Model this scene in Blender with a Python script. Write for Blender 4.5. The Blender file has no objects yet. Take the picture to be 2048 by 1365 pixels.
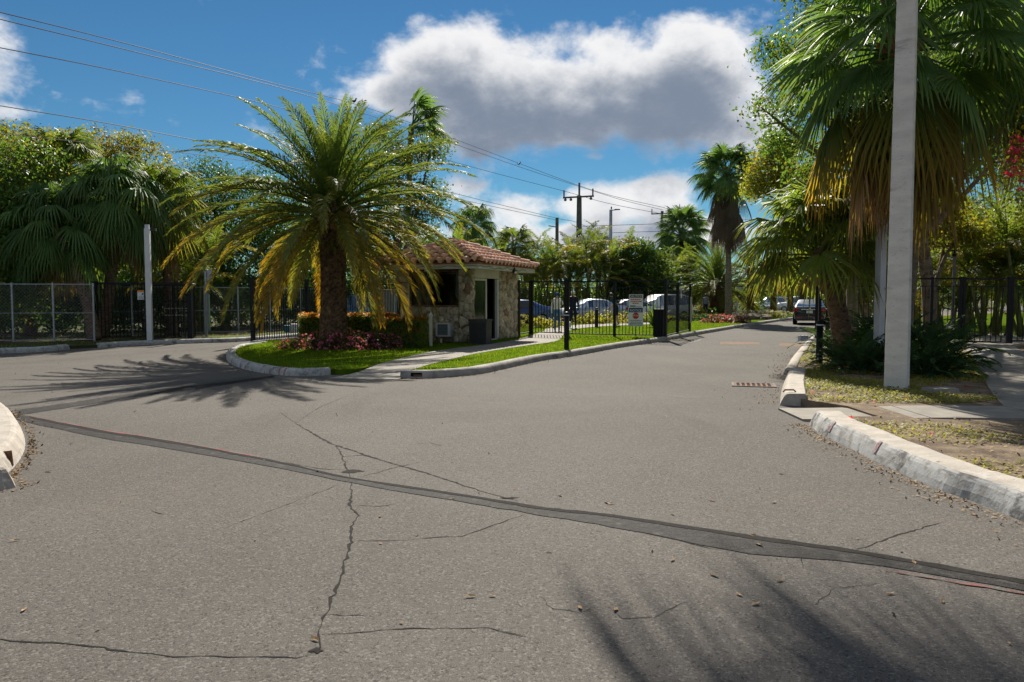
import bpy, bmesh, math, random
import numpy as np
from mathutils import Vector, Matrix
rad = math.radians
random.seed(7)
RS = np.random.RandomState(11)
scene = bpy.context.scene
COL = scene.collection

# ---------------------------------------------------------------- camera
FPX, CX, CY, CAMH = 1550.0, 1024.0, 682.5, 1.6
PITCH = math.atan(87.5 / FPX)
cam_data = bpy.data.cameras.new('camera')
cam_data.sensor_width = 36.0
cam_data.lens = 36.0 * FPX / 2048.0
cam_data.clip_start = 0.05
cam_data.clip_end = 3000
cam = bpy.data.objects.new('camera', cam_data)
COL.objects.link(cam)
cam.location = (0, 0, CAMH)
cam.rotation_euler = (math.pi / 2 - PITCH, 0, 0)
scene.camera = cam

# ---------------------------------------------------------------- light and exposure
SUN_EL, SUN_AZ = rad(36.5), rad(2.0)      # straight ahead of the camera, slightly to the right
sun_data = bpy.data.lights.new('sun', 'SUN')
sun_data.energy = 5.0
sun_data.angle = rad(0.55)
sun_data.color = (1.0, 0.93, 0.82)
sun = bpy.data.objects.new('sun', sun_data)
COL.objects.link(sun)
sd = Vector((math.sin(SUN_AZ) * math.cos(SUN_EL), math.cos(SUN_AZ) * math.cos(SUN_EL), math.sin(SUN_EL)))
sun.rotation_euler = (-sd).to_track_quat('-Z', 'Y').to_euler()
sun.location = (0, 0, 60)
vs = scene.view_settings
vs.view_transform = 'Standard'
vs.look = 'None'
vs.exposure = 0.95
vs.gamma = 1.0
vs.use_curve_mapping = False
scene.render.engine = 'CYCLES'
cy = scene.cycles
cy.max_bounces = 6
cy.diffuse_bounces = 3
cy.glossy_bounces = 3
cy.transmission_bounces = 5
cy.transparent_max_bounces = 8
cy.sample_clamp_indirect = 4.0
cy.sample_clamp_direct = 12.0
cy.use_adaptive_sampling = True
cy.adaptive_threshold = 0.02
cy.caustics_reflective = False
cy.caustics_refractive = False
try:
    cy.use_denoising = True
    cy.denoiser = 'OPENIMAGEDENOISE'
except Exception:
    pass

def ray(px, py):
    u, v = (px - CX) / FPX, (CY - py) / FPX
    return Vector((u, math.cos(PITCH) + v * math.sin(PITCH), -math.sin(PITCH) + v * math.cos(PITCH)))
def P(px, py, z=0.0):                      # pixel -> point on the level z
    r = ray(px, py); t = (z - CAMH) / r.z
    return Vector((r.x * t, r.y * t, z))
def PD(px, py, Y):                         # pixel -> point at depth Y
    r = ray(px, py); t = Y / r.y
    return Vector((r.x * t, Y, CAMH + r.z * t))

# ---------------------------------------------------------------- node helpers
def nn(nt, typ, **kw):
    n = nt.nodes.new(typ)
    for k, v in kw.items():
        if k.startswith('i_'):
            key = k[2:]
            key = int(key) if key.isdigit() else key.replace('_', ' ')
            s = n.inputs[key]
            if isinstance(v, bpy.types.NodeSocket): nt.links.new(v, s)
            else: s.default_value = v
        else:
            setattr(n, k, v)
    return n
def c4(c): return (c[0], c[1], c[2], 1.0)
def mixc(nt, fac, a, b, blend='MIX'):
    n = nt.nodes.new('ShaderNodeMix'); n.data_type = 'RGBA'; n.blend_type = blend
    for s, v in ((n.inputs[0], fac), (n.inputs[6], a), (n.inputs[7], b)):
        if isinstance(v, bpy.types.NodeSocket): nt.links.new(v, s)
        elif isinstance(v, (tuple, list)): s.default_value = c4(v)
        else: s.default_value = v
    return n.outputs[2]
def math_n(nt, op, a, b=0.0, c=0.0, clamp=False):
    n = nt.nodes.new('ShaderNodeMath'); n.operation = op; n.use_clamp = clamp
    for s, v in zip(n.inputs, (a, b, c)):
        if isinstance(v, bpy.types.NodeSocket): nt.links.new(v, s)
        else: s.default_value = v
    return n.outputs[0]
def vmath(nt, op, a, b=(0, 0, 0)):
    n = nt.nodes.new('ShaderNodeVectorMath'); n.operation = op
    for s, v in zip(n.inputs, (a, b)):
        if isinstance(v, bpy.types.NodeSocket): nt.links.new(v, s)
        else: s.default_value = v
    return n
def smooth(nt, x, lo, hi, a=0.0, b=1.0):
    n = nt.nodes.new('ShaderNodeMapRange'); n.interpolation_type = 'SMOOTHSTEP'
    nt.links.new(x, n.inputs[0])
    for i, v in enumerate((lo, hi, a, b)): n.inputs[i + 1].default_value = v
    return n.outputs[0]
def noise(nt, vec, scale, detail=4, rough=0.55, dist=0.0):
    n = nn(nt, 'ShaderNodeTexNoise', i_Scale=scale, i_Detail=detail, i_Roughness=rough, i_Distortion=dist)
    if vec is not None: nt.links.new(vec, n.inputs['Vector'])
    return n.outputs['Fac']

# ---------------------------------------------------------------- sky and clouds
world = bpy.data.worlds.new('World'); scene.world = world; world.use_nodes = True
wt = world.node_tree; wt.nodes.clear()
sky = nn(wt, 'ShaderNodeTexSky', sky_type='NISHITA', sun_disc=False)
sky.sun_elevation = SUN_EL; sky.sun_rotation = SUN_AZ
sky.altitude = 0; sky.air_density = 1.0; sky.dust_density = 0.0; sky.ozone_density = 3.0
def sdir(px, py):
    return ray(px, py).normalized()
grp = bpy.data.node_groups.new('cloud_density', 'ShaderNodeTree')
grp.interface.new_socket('Dir', in_out='INPUT', socket_type='NodeSocketVector')
grp.interface.new_socket('Density', in_out='OUTPUT', socket_type='NodeSocketFloat')
gi = grp.nodes.new('NodeGroupInput'); go = grp.nodes.new('NodeGroupOutput')
gd = gi.outputs[0]
# (direction, half width, half height in pixels, weight): cumulus heaps in the sky ahead and round about
heaps = [((1150, 205), 430, 105, 1.0), ((905, 135), 150, 105, 0.9), ((1000, 190), 230, 120, .8), ((1385, 130), 135, 95, 0.85), ((1330, 215), 260, 95, .9),
         ((790, 190), 120, 55, 0.7), ((1160, 110), 220, 70, .6), ((960, 280), 90, 28, .55), ((1230, 290), 120, 22, .5), ((1480, 250), 120, 70, .8),
         ((1190, 312), 52, 14, .5), ((1010, 430), 150, 52, .66), ((1200, 415), 140, 62, .70), ((1320, 400), 105, 66, .70), ((1120, 470), 420, 38, .74), ((1450, 460), 160, 42, .6),
         ((930, 380), 80, 40, .5), ((20, 226), 60, 22, .45), ((-300, 60), 260, 90, .9), ((2300, 60), 280, 130, .9), ((1600, -500), 500, 120, .8), ((300, -700), 380, 90, .7)]
tot = None
for (px_, py_), w_, h_, wt_ in heaps:
    c_ = sdir(px_, py_)
    d_ = vmath(grp, 'SUBTRACT', gd, tuple(c_)).outputs[0]
    s_ = vmath(grp, 'MULTIPLY', d_, (FPX / w_, FPX / w_, FPX / h_)).outputs[0]
    l_ = vmath(grp, 'LENGTH', s_).outputs['Value']
    f_ = math_n(grp, 'MULTIPLY', smooth(grp, l_, 1.45, 0.1), wt_ * 1.15)
    tot = f_ if tot is None else math_n(grp, 'SMOOTH_MAX', tot, f_, 0.25)
sc1 = vmath(grp, 'MULTIPLY', gd, (1.0, 1.0, 1.5)).outputs[0]
n1 = noise(grp, sc1, 7.5, 6, 0.6, 0.2)
n2 = noise(grp, sc1, 26.0, 4, 0.6, 0.2)
nsum = math_n(grp, 'ADD', math_n(grp, 'MULTIPLY', math_n(grp, 'SUBTRACT', n1, 0.5), 1.5), math_n(grp, 'MULTIPLY', math_n(grp, 'SUBTRACT', n2, 0.5), 0.55))
# unseen cumulus added round the rest of the sky, cover raised for fill light
n3 = noise(grp, gd, 2.4, 3, 0.5, 0.2)
dcam = vmath(grp, 'DOT_PRODUCT', gd, (0.0, 0.985, 0.17)).outputs['Value']
rest = math_n(grp, 'MULTIPLY', smooth(grp, n3, 0.41, 0.56, 0.0, 0.95), smooth(grp, dcam, 0.82, 0.55))
dens = math_n(grp, 'ADD', math_n(grp, 'MAXIMUM', tot, rest), nsum)
grp.links.new(dens, go.inputs[0])
tc = nn(wt, 'ShaderNodeTexCoord')
dirv = vmath(wt, 'NORMALIZE', tc.outputs['Generated']).outputs[0]
def dens_at(vec):
    g = wt.nodes.new('ShaderNodeGroup'); g.node_tree = grp
    wt.links.new(vec, g.inputs[0]); return g.outputs[0]
d0 = dens_at(dirv)
d1 = dens_at(vmath(wt, 'ADD', dirv, (0.004, 0.0, 0.045)).outputs[0])
alpha = smooth(wt, d0, 0.28, 0.70)
shade = math_n(wt, 'ADD', math_n(wt, 'MULTIPLY', d0, 0.45), math_n(wt, 'MULTIPLY', d1, 0.62))
lit = math_n(wt, 'POWER', smooth(wt, shade, 0.36, 1.22, 1.0, 0.0), 1.5)
hs = nn(wt, 'ShaderNodeHueSaturation', i_Saturation=1.06, i_Value=0.58, i_Color=sky.outputs[0])
cloudc = mixc(wt, lit, (1.10, 1.36, 1.80), (4.7, 4.7, 4.75))
skyc = mixc(wt, 1.0, hs.outputs[0], (0.29, 0.50, 0.58), 'MULTIPLY')
fin = mixc(wt, alpha, skyc, cloudc)
bg = nn(wt, 'ShaderNodeBackground', i_Strength=0.10, i_Color=fin)
wo = nn(wt, 'ShaderNodeOutputWorld', i_Surface=bg.outputs[0])

# ---------------------------------------------------------------- materials
MATS = {}
def mat(name, col, rough=0.6, metal=0.0, var=0.15, scale=6.0, bump=0.0, bscale=60.0, spec=0.4, col2=None, thr=(0.5, 0.6), tscale=None,
        objvar=0.0, emit=0.0, coat=0.0, stretch=(1, 1, 1), col3=None, thr3=(0.55, 0.7), s3=20.0):
    m = bpy.data.materials.new(name); m.use_nodes = True; nt = m.node_tree
    b = nt.nodes['Principled BSDF']
    t = nn(nt, 'ShaderNodeTexCoord')
    vec = vmath(nt, 'MULTIPLY', t.outputs['Object'], stretch).outputs[0]
    f = noise(nt, vec, scale, 5, 0.6)
    lo = tuple(max(0, x * (1 - var)) for x in col); hi = tuple(x * (1 + var) for x in col)
    c = mixc(nt, smooth(nt, f, 0.3, 0.7), lo, hi)
    if col2 is not None:
        f2 = noise(nt, vec, tscale or scale * 0.6, 6, 0.65, 0.3)
        c = mixc(nt, smooth(nt, f2, *thr), c, col2)
    if col3 is not None:
        f3 = noise(nt, vec, s3, 6, 0.6, 0.2)
        c = mixc(nt, smooth(nt, f3, *thr3), c, col3)
    if objvar:
        oi = nn(nt, 'ShaderNodeObjectInfo')
        k = math_n(nt, 'MULTIPLY_ADD', oi.outputs['Random'], 2 * objvar, 1 - objvar)
        c = mixc(nt, 1.0, c, nn(nt, 'ShaderNodeCombineColor', i_0=k, i_1=k, i_2=k).outputs[0], 'MULTIPLY')
    nt.links.new(c, b.inputs['Base Color'])
    b.inputs['Roughness'].default_value = rough
    b.inputs['Metallic'].default_value = metal
    b.inputs['Specular IOR Level'].default_value = spec if rough < .72 else spec * .2
    b.inputs['Coat Weight'].default_value = coat
    if bump:
        f4 = noise(nt, vec, bscale, 5, 0.6)
        bn = nn(nt, 'ShaderNodeBump', i_Strength=bump, i_Distance=0.02, i_Height=f4)
        nt.links.new(bn.outputs[0], b.inputs['Normal'])
    MATS[name] = m
    return m
def leafmat(name, a, b_, tint, trans=0.45, rough=0.5, spec=0.2, tcol=1.9, objvar=0.25, nscale=1.2):
    m = bpy.data.materials.new(name); m.use_nodes = True; nt = m.node_tree
    p = nt.nodes['Principled BSDF']; out = nt.nodes['Material Output']
    t = nn(nt, 'ShaderNodeTexCoord'); oi = nn(nt, 'ShaderNodeObjectInfo')
    at = nn(nt, 'ShaderNodeAttribute', attribute_name='tint')
    at2 = nn(nt, 'ShaderNodeAttribute', attribute_name='shade')
    f = noise(nt, t.outputs['Object'], nscale, 3, 0.6)
    c = mixc(nt, math_n(nt, 'ADD', smooth(nt, f, 0.35, 0.65, 0, .55), math_n(nt, 'MULTIPLY', at2.outputs['Fac'], .5)), a, b_)
    c = mixc(nt, at.outputs['Fac'], c, tint)
    k = math_n(nt, 'MULTIPLY_ADD', oi.outputs['Random'], 2 * objvar, 1 - objvar)
    c = mixc(nt, 1.0, c, nn(nt, 'ShaderNodeCombineColor', i_0=k, i_1=k, i_2=k).outputs[0], 'MULTIPLY')
    nt.links.new(c, p.inputs['Base Color'])
    p.inputs['Roughness'].default_value = rough
    p.inputs['Specular IOR Level'].default_value = spec
    tb = nn(nt, 'ShaderNodeBsdfTranslucent')
    tcl = mixc(nt, 1.0, c, (tcol * 1.15, tcol * 1.05, tcol * .42), 'MULTIPLY')
    nt.links.new(tcl, tb.inputs['Color'])
    mx = nn(nt, 'ShaderNodeMixShader', i_Fac=trans)
    nt.links.new(p.outputs[0], mx.inputs[1]); nt.links.new(tb.outputs[0], mx.inputs[2])
    nt.links.new(mx.outputs[0], out.inputs['Surface'])
    MATS[name] = m
    return m

def asphalt():
    m = bpy.data.materials.new('asphalt'); m.use_nodes = True; nt = m.node_tree
    b = nt.nodes['Principled BSDF']
    t = nn(nt, 'ShaderNodeTexCoord'); v = t.outputs['Object']
    big = noise(nt, v, 0.22, 5, 0.6, 0.4)
    mid = noise(nt, v, 1.3, 6, 0.62, 0.3)
    c = mixc(nt, smooth(nt, big, 0.3, 0.72), (0.122, 0.111, 0.099), (0.166, 0.152, 0.136))
    c = mixc(nt, smooth(nt, mid, 0.40, 0.78, 0.0, 0.55), c, (0.13, 0.121, 0.111))
    tr = noise(nt, vmath(nt, 'MULTIPLY', v, (1.1, 0.16, 1)).outputs[0], 0.9, 5, 0.6, .2)
    c = mixc(nt, smooth(nt, tr, 0.55, 0.74, 0.0, 0.35), c, (0.070, 0.064, 0.058))
    dust = noise(nt, v, 0.55, 6, 0.65, .5)
    c = mixc(nt, smooth(nt, dust, 0.56, 0.78, 0, .5), c, (0.185, 0.155, 0.122))
    oil = noise(nt, v, 0.8, 7, 0.7, .8)
    c = mixc(nt, smooth(nt, oil, 0.66, 0.76, 0, .55), c, (0.05, 0.045, 0.04))
    vo = nn(nt, 'ShaderNodeTexVoronoi', feature='F1', i_Scale=85.0, i_Randomness=1.0); nt.links.new(v, vo.inputs['Vector'])
    sp = noise(nt, v, 160.0, 2, 0.6)
    spv = smooth(nt, sp, 0.35, 0.66)
    c = mixc(nt, math_n(nt, 'MULTIPLY', math_n(nt, 'SUBTRACT', 1.0, spv), 0.62), c, (0.034, 0.032, 0.03))
    sepc = nn(nt, 'ShaderNodeSeparateColor', i_0=vo.outputs['Color'])
    c = mixc(nt, smooth(nt, sepc.outputs[0], 0.74, 0.97, 0, 0.34), c, (0.27, 0.255, 0.23))
    c = mixc(nt, smooth(nt, sepc.outputs[1], 0.80, 0.97, 0, 0.55), c, (0.03, 0.028, 0.027))
    nt.links.new(c, b.inputs['Base Color'])
    b.inputs['Roughness'].default_value = 0.9
    b.inputs['Specular IOR Level'].default_value = 0.06
    h = math_n(nt, 'ADD', math_n(nt, 'MULTIPLY', vo.outputs['Distance'], -0.8), math_n(nt, 'MULTIPLY', noise(nt, v, 60, 5, .7), 0.9))
    bn = nn(nt, 'ShaderNodeBump', i_Strength=0.28, i_Distance=0.008, i_Height=h)
    nt.links.new(bn.outputs[0], b.inputs['Normal'])
    MATS['asphalt'] = m
asphalt()
mat('seal', (0.024, 0.023, 0.022), 0.75, var=.4, scale=22, bump=.5, bscale=90, col2=(0.065, 0.06, 0.056), thr=(.54, .70), tscale=9)
mat('patch', (0.085, 0.079, 0.072), 0.8, var=.3, scale=12, bump=.5, bscale=90, col2=(0.16, 0.145, 0.125), thr=(.52, .7), tscale=3)
mat('crack', (0.022, 0.02, 0.018), 0.95, var=.3, scale=30)
mat('soil', (0.17, 0.13, 0.09), 0.95, var=.35, scale=3.0, bump=.6, bscale=45, col2=(0.09, 0.065, 0.045), thr=(.5, .7), tscale=1.7, col3=(0.33, 0.28, 0.22), thr3=(.58, .72), s3=26)
mat('earth', (0.07, 0.055, 0.035), 0.95, var=.4, scale=1.0, bump=.5, bscale=20, col2=(0.05, 0.07, 0.02), thr=(.45, .6), tscale=.4)
mat('mulch', (0.075, 0.042, 0.026), 0.95, var=.5, scale=18, bump=.9, bscale=50)
mat('turf', (0.070, 0.115, 0.008), 0.9, spec=0.0, var=.35, scale=3, bump=.6, bscale=70, col2=(0.11, 0.11, 0.03), thr=(.55, .75), tscale=.9)
mat('concrete', (0.25, 0.23, 0.20), 0.85, var=.16, scale=2.2, bump=.25, bscale=70, col2=(0.15, 0.135, 0.115), thr=(.5, .75), tscale=1.1, col3=(0.31, 0.29, 0.26), thr3=(.6, .75), s3=14)
mat('kerb_grey', (0.30, 0.28, 0.255), 0.85, var=.2, scale=3, bump=.4, bscale=50, col2=(0.10, 0.09, 0.08), thr=(.54, .72), tscale=2.2, col3=(0.42, 0.40, 0.37), thr3=(.6, .7), s3=9)
mat('kerb_white', (0.40, 0.40, 0.385), 0.8, var=.14, scale=4, bump=.2, bscale=40, col2=(0.13, 0.125, 0.12), thr=(.52, .62), tscale=3.5, col3=(0.27, 0.26, 0.24), thr3=(.46, .66), s3=9)
mat('kerb_tan', (0.37, 0.335, 0.29), 0.85, var=.14, scale=4, bump=.4, bscale=40, col2=(0.14, 0.13, 0.12), thr=(.63, .68), tscale=4.0, col3=(0.44, 0.41, 0.37), thr3=(.5, .7), s3=7)
mat('paint_red', (0.33, 0.10, 0.10), 0.85, var=.3, scale=14, col2=(0.33, 0.29, 0.28), thr=(.42, .56), tscale=30)
mat('line_red', (0.20, 0.075, 0.07), 0.85, var=.3, scale=14, col2=(0.13, 0.115, 0.10), thr=(.42, .58), tscale=7)
mat('pole_concrete', (0.64, 0.61, 0.55), 0.85, var=.1, scale=2.5, bump=.35, bscale=30, col2=(0.30, 0.28, 0.25), thr=(.58, .75), tscale=1.6, stretch=(1, 1, 3.0), col3=(0.28, 0.26, 0.22), thr3=(.62, .72), s3=22)
mat('pole_dark', (0.14, 0.13, 0.12), 0.8, var=.2, scale=3)
mat('metal_pale', (0.52, 0.54, 0.57), 0.5, .3, var=.08, scale=4)
mat('wire_dark', (0.22, 0.225, 0.23), .5, .4)
mat('galv', (0.36, 0.38, 0.40), 0.45, .7, var=.12, scale=8)
mat('black_metal', (0.009, 0.009, 0.010), 0.5, 0.0, var=.3, scale=10, spec=.22)
mat('black_plastic', (0.022, 0.021, 0.021), 0.5, var=.2, scale=10)
mat('bin_brown', (0.045, 0.037, 0.034), 0.55, var=.2, scale=6)
mat('cream', (0.62, 0.60, 0.46), 0.7, var=.1, scale=5)
mat('cream_wall', (0.56, 0.54, 0.46), 0.85, var=.1, scale=2, bump=.15, bscale=40, col2=(0.40, 0.37, 0.30), thr=(.56, .75), tscale=2)
mat('fascia', (0.60, 0.585, 0.50), 0.8, var=.1, scale=3, col2=(0.33, 0.30, 0.24), thr=(.6, .7), tscale=6, stretch=(1, 1, .4))
mat('mortar', (0.17, 0.145, 0.11), 0.95, var=.3, scale=10, bump=.8, bscale=35)
mat('coral_stone', (0.46, 0.385, 0.275), 0.92, var=.3, scale=5, bump=1.0, bscale=24, col2=(0.13, 0.105, 0.08), thr=(.56, .72), tscale=9, objvar=.3, col3=(0.58, 0.51, 0.40), thr3=(.55, .7), s3=6)
mat('coral_rust', (0.33, 0.21, 0.14), 0.92, var=.3, scale=6, bump=1.0, bscale=24, objvar=.2)
mat('tile', (0.68, 0.41, 0.295), 0.75, var=.16, scale=3, bump=.15, bscale=40, objvar=.2, col2=(0.70, 0.48, 0.36), thr=(.5, .75), tscale=2.0, col3=(0.30, 0.17, 0.12), thr3=(.62, .75), s3=11)
mat('tile_dark', (0.30, 0.13, 0.08), 0.85, var=.2, scale=6)
mat('alu_white', (0.66, 0.67, 0.66), 0.45, .1, var=.05, scale=5)
mat('ac_grille', (0.20, 0.23, 0.25), 0.6, var=.1, scale=20)
mat('curtain_green', (0.22, 0.33, 0.25), 0.7, var=.15, scale=3)
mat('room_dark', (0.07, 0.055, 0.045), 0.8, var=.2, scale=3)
mat('sign_white', (0.72, 0.72, 0.70), 0.6, var=.05, scale=5)
mat('sign_black', (0.02, 0.02, 0.025), 0.6)
mat('sign_blue', (0.015, 0.05, 0.11), 0.6)
mat('sign_red', (0.45, 0.02, 0.02), 0.6)
mat('sign_grey', (0.10, 0.10, 0.12), 0.6)
mat('sign_orange', (0.75, 0.26, 0.03), 0.6)
mat('sign_beige', (0.40, 0.40, 0.31), 0.7, var=.08)
mat('grey_board', (0.33, 0.32, 0.30), 0.7, var=.08)
mat('teal', (0.02, 0.16, 0.22), 0.5)
mat('trunk_phoenix', (0.155, 0.10, 0.062), 0.95, var=.4, scale=8, bump=1.0, bscale=25, col2=(0.05, 0.033, 0.02), thr=(.48, .62), tscale=11, col3=(0.27, 0.18, 0.09), thr3=(.58, .7), s3=6)
mat('trunk_grey', (0.20, 0.165, 0.125), 0.92, var=.3, scale=5, bump=.8, bscale=22, col2=(0.09, 0.07, 0.05), thr=(.52, .66), tscale=7, stretch=(1, 1, 2.5))
mat('trunk_brown', (0.17, 0.115, 0.075), 0.92, var=.35, scale=7, bump=.9, bscale=22, col2=(0.07, 0.045, 0.03), thr=(.5, .65), tscale=8, stretch=(1, 1, 2.0))
mat('bark', (0.16, 0.125, 0.09), 0.92, var=.35, scale=5, bump=.8, bscale=18, col2=(0.06, 0.045, 0.035), thr=(.52, .66), tscale=6)
mat('boot', (0.30, 0.17, 0.08), 0.9, var=.35, scale=10, objvar=.3)
mat('petiole', (0.14, 0.15, 0.04), 0.6, var=.2, scale=4)
mat('wire', (0.025, 0.025, 0.028), 0.6)
mat('rust', (0.20, 0.095, 0.05), 0.85, var=.4, scale=20, bump=.4)
mat('rust_patch', (0.19, 0.105, 0.06), .9, var=.3, scale=9, col2=(0.11, 0.10, 0.09), thr=(.42, .6), tscale=5)
mat('hole', (0.01, 0.01, 0.01), 0.95)
mat('dead_leaf', (0.30, 0.20, 0.11), 0.8, var=.3, scale=5, objvar=.35)
mat('rock', (0.16, 0.13, 0.10), 0.95, var=.3, scale=5, bump=.8, bscale=20)
mat('orange_wall', (0.50, 0.17, 0.07), 0.8)
mat('pale_wall', (0.55, 0.54, 0.50), 0.8)
# foliage: base colours lit by the sun behind; date frond tint holds some backlit orange
leafmat('phoenix_leaf', (0.073, 0.128, 0.035), (0.114, 0.173, 0.049), (0.42, 0.20, 0.020), trans=.42, rough=0.52, objvar=.22)
leafmat('fan_leaf', (0.073, 0.156, 0.052), (0.116, 0.216, 0.067), (0.24, 0.19, 0.035), trans=.36, rough=.56, spec=.22)
leafmat('fan_leaf_light', (0.073, 0.132, 0.029), (0.125, 0.198, 0.044), (0.38, 0.22, 0.030), trans=.46, rough=0.50, spec=.22)
leafmat('fan_yellow', (0.264, 0.220, 0.036), (0.410, 0.264, 0.036), (0.42, 0.20, 0.03), trans=.5, rough=0.64)
leafmat('fan_dead', (0.240, 0.150, 0.078), (0.360, 0.240, 0.138), (0.36, 0.24, 0.13), trans=.28, rough=0.80, spec=.2, tcol=1.3)
leafmat('fan_dead_grey', (0.156, 0.120, 0.090), (0.252, 0.198, 0.144), (0.25, 0.19, 0.13), trans=.22, rough=0.80, spec=.2, tcol=1.2)
leafmat('areca_leaf', (0.067, 0.120, 0.029), (0.114, 0.175, 0.038), (0.36, 0.21, 0.035), trans=.42, rough=0.54)
leafmat('broad_green', (0.051, 0.108, 0.029), (0.094, 0.166, 0.040), (0.17, 0.15, 0.026), trans=.38, rough=0.50, spec=.12)
leafmat('broad_dark', (0.035, 0.080, 0.024), (0.066, 0.134, 0.038), (0.09, 0.11, 0.02), trans=.34, rough=0.50, spec=.12)
leafmat('broad_yellow', (0.125, 0.154, 0.026), (0.198, 0.212, 0.035), (0.30, 0.18, 0.02), trans=.5, rough=0.54)
leafmat('broad_orange', (0.125, 0.118, 0.032), (0.191, 0.139, 0.035), (0.26, 0.12, 0.03), trans=.42, rough=0.59)
leafmat('hedge_leaf', (0.108, 0.169, 0.032), (0.197, 0.246, 0.043), (0.44, 0.085, 0.025), trans=.42, rough=0.50, nscale=3)
leafmat('bed_leaf', (0.041, 0.059, 0.026), (0.088, 0.073, 0.044), (0.20, 0.06, 0.045), trans=.3, rough=0.54, nscale=4)
leafmat('coontie', (0.026, 0.061, 0.025), (0.047, 0.094, 0.034), (0.12, 0.13, 0.02), trans=.25, rough=.65, spec=.08)
leafmat('grass', (0.075, 0.145, 0.012), (0.135, 0.205, 0.018), (0.26, 0.22, 0.06), trans=.5, rough=.9, spec=0.0, nscale=.8, objvar=0, tcol=1.7)
leafmat('cover_leaf', (0.147, 0.174, 0.030), (0.247, 0.256, 0.040), (0.24, 0.19, 0.09), trans=.4, rough=0.59, nscale=1.5, objvar=0)
leafmat('petal_pink', (0.60, 0.13, 0.27), (0.72, 0.26, 0.40), (0.62, 0.10, 0.14), trans=.35, rough=.6, tcol=1.1, nscale=4, objvar=0)
leafmat('petal_white', (0.70, 0.70, 0.64), (0.74, 0.74, 0.70), (0.7, 0.6, 0.5), trans=.3, rough=.6, tcol=1.0, objvar=0)
leafmat('petal_magenta', (0.68, 0.02, 0.12), (0.75, 0.05, 0.22), (0.7, 0.05, 0.1), trans=.4, rough=.6, tcol=1.1, objvar=0)

def glassmat(name, col, rough=.05, trans=1.0, ior=1.45):
    m = bpy.data.materials.new(name); m.use_nodes = True
    b = m.node_tree.nodes['Principled BSDF']
    b.inputs['Base Color'].default_value = c4(col); b.inputs['Roughness'].default_value = rough
    b.inputs['Transmission Weight'].default_value = trans; b.inputs['IOR'].default_value = ior
    MATS[name] = m
glassmat('window_glass', (0.16, 0.17, 0.17))
glassmat('green_glass', (0.42, 0.62, 0.48), .08)
def carpaint(name, col, metal=.3):
    mat(name, col, 0.28, metal, var=.03, scale=3, coat=1.0, spec=.5)
carpaint('car_black', (0.012, 0.013, 0.018)); carpaint('car_blue', (0.03, 0.10, 0.30)); carpaint('car_silver', (0.42, 0.47, 0.55), .6)
carpaint('car_white', (0.72, 0.73, 0.73), 0); carpaint('car_teal', (0.03, 0.17, 0.30)); carpaint('car_navy', (0.02, 0.04, 0.10))
mat('car_glass', (0.02, 0.035, 0.05), 0.05, 0, var=0, spec=.8, coat=1.0)
mat('car_glass_blue', (0.06, 0.12, 0.19), 0.08, .2, var=0, spec=.8, coat=1.0)
mat('tyre', (0.015, 0.015, 0.015), .85); mat('rim', (0.45, 0.45, 0.46), .35, .9)
mat('lamp_red', (0.45, 0.01, 0.015), .2, coat=1.0); mat('lamp_clear', (0.7, 0.72, 0.75), .15, coat=1.0); mat('chrome', (0.7, 0.7, 0.72), .15, 1.0)
mat('skin', (0.48, 0.28, 0.19), .6, var=.05); mat('cloth_white', (0.66, 0.65, 0.62), .9, var=.08); mat('jeans', (0.07, 0.17, 0.30), .9, var=.2)
mat('cloth_navy', (0.02, 0.025, 0.045), .9); mat('cloth_grey', (0.16, 0.21, 0.25), .9); mat('shoe', (0.25, 0.30, 0.38), .7); mat('cap_blue', (0.03, 0.12, 0.32), .8); mat('hair', (0.03, 0.02, 0.015), .6)
mat('cloth_teal', (0.02, 0.07, 0.075), .9)

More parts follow.
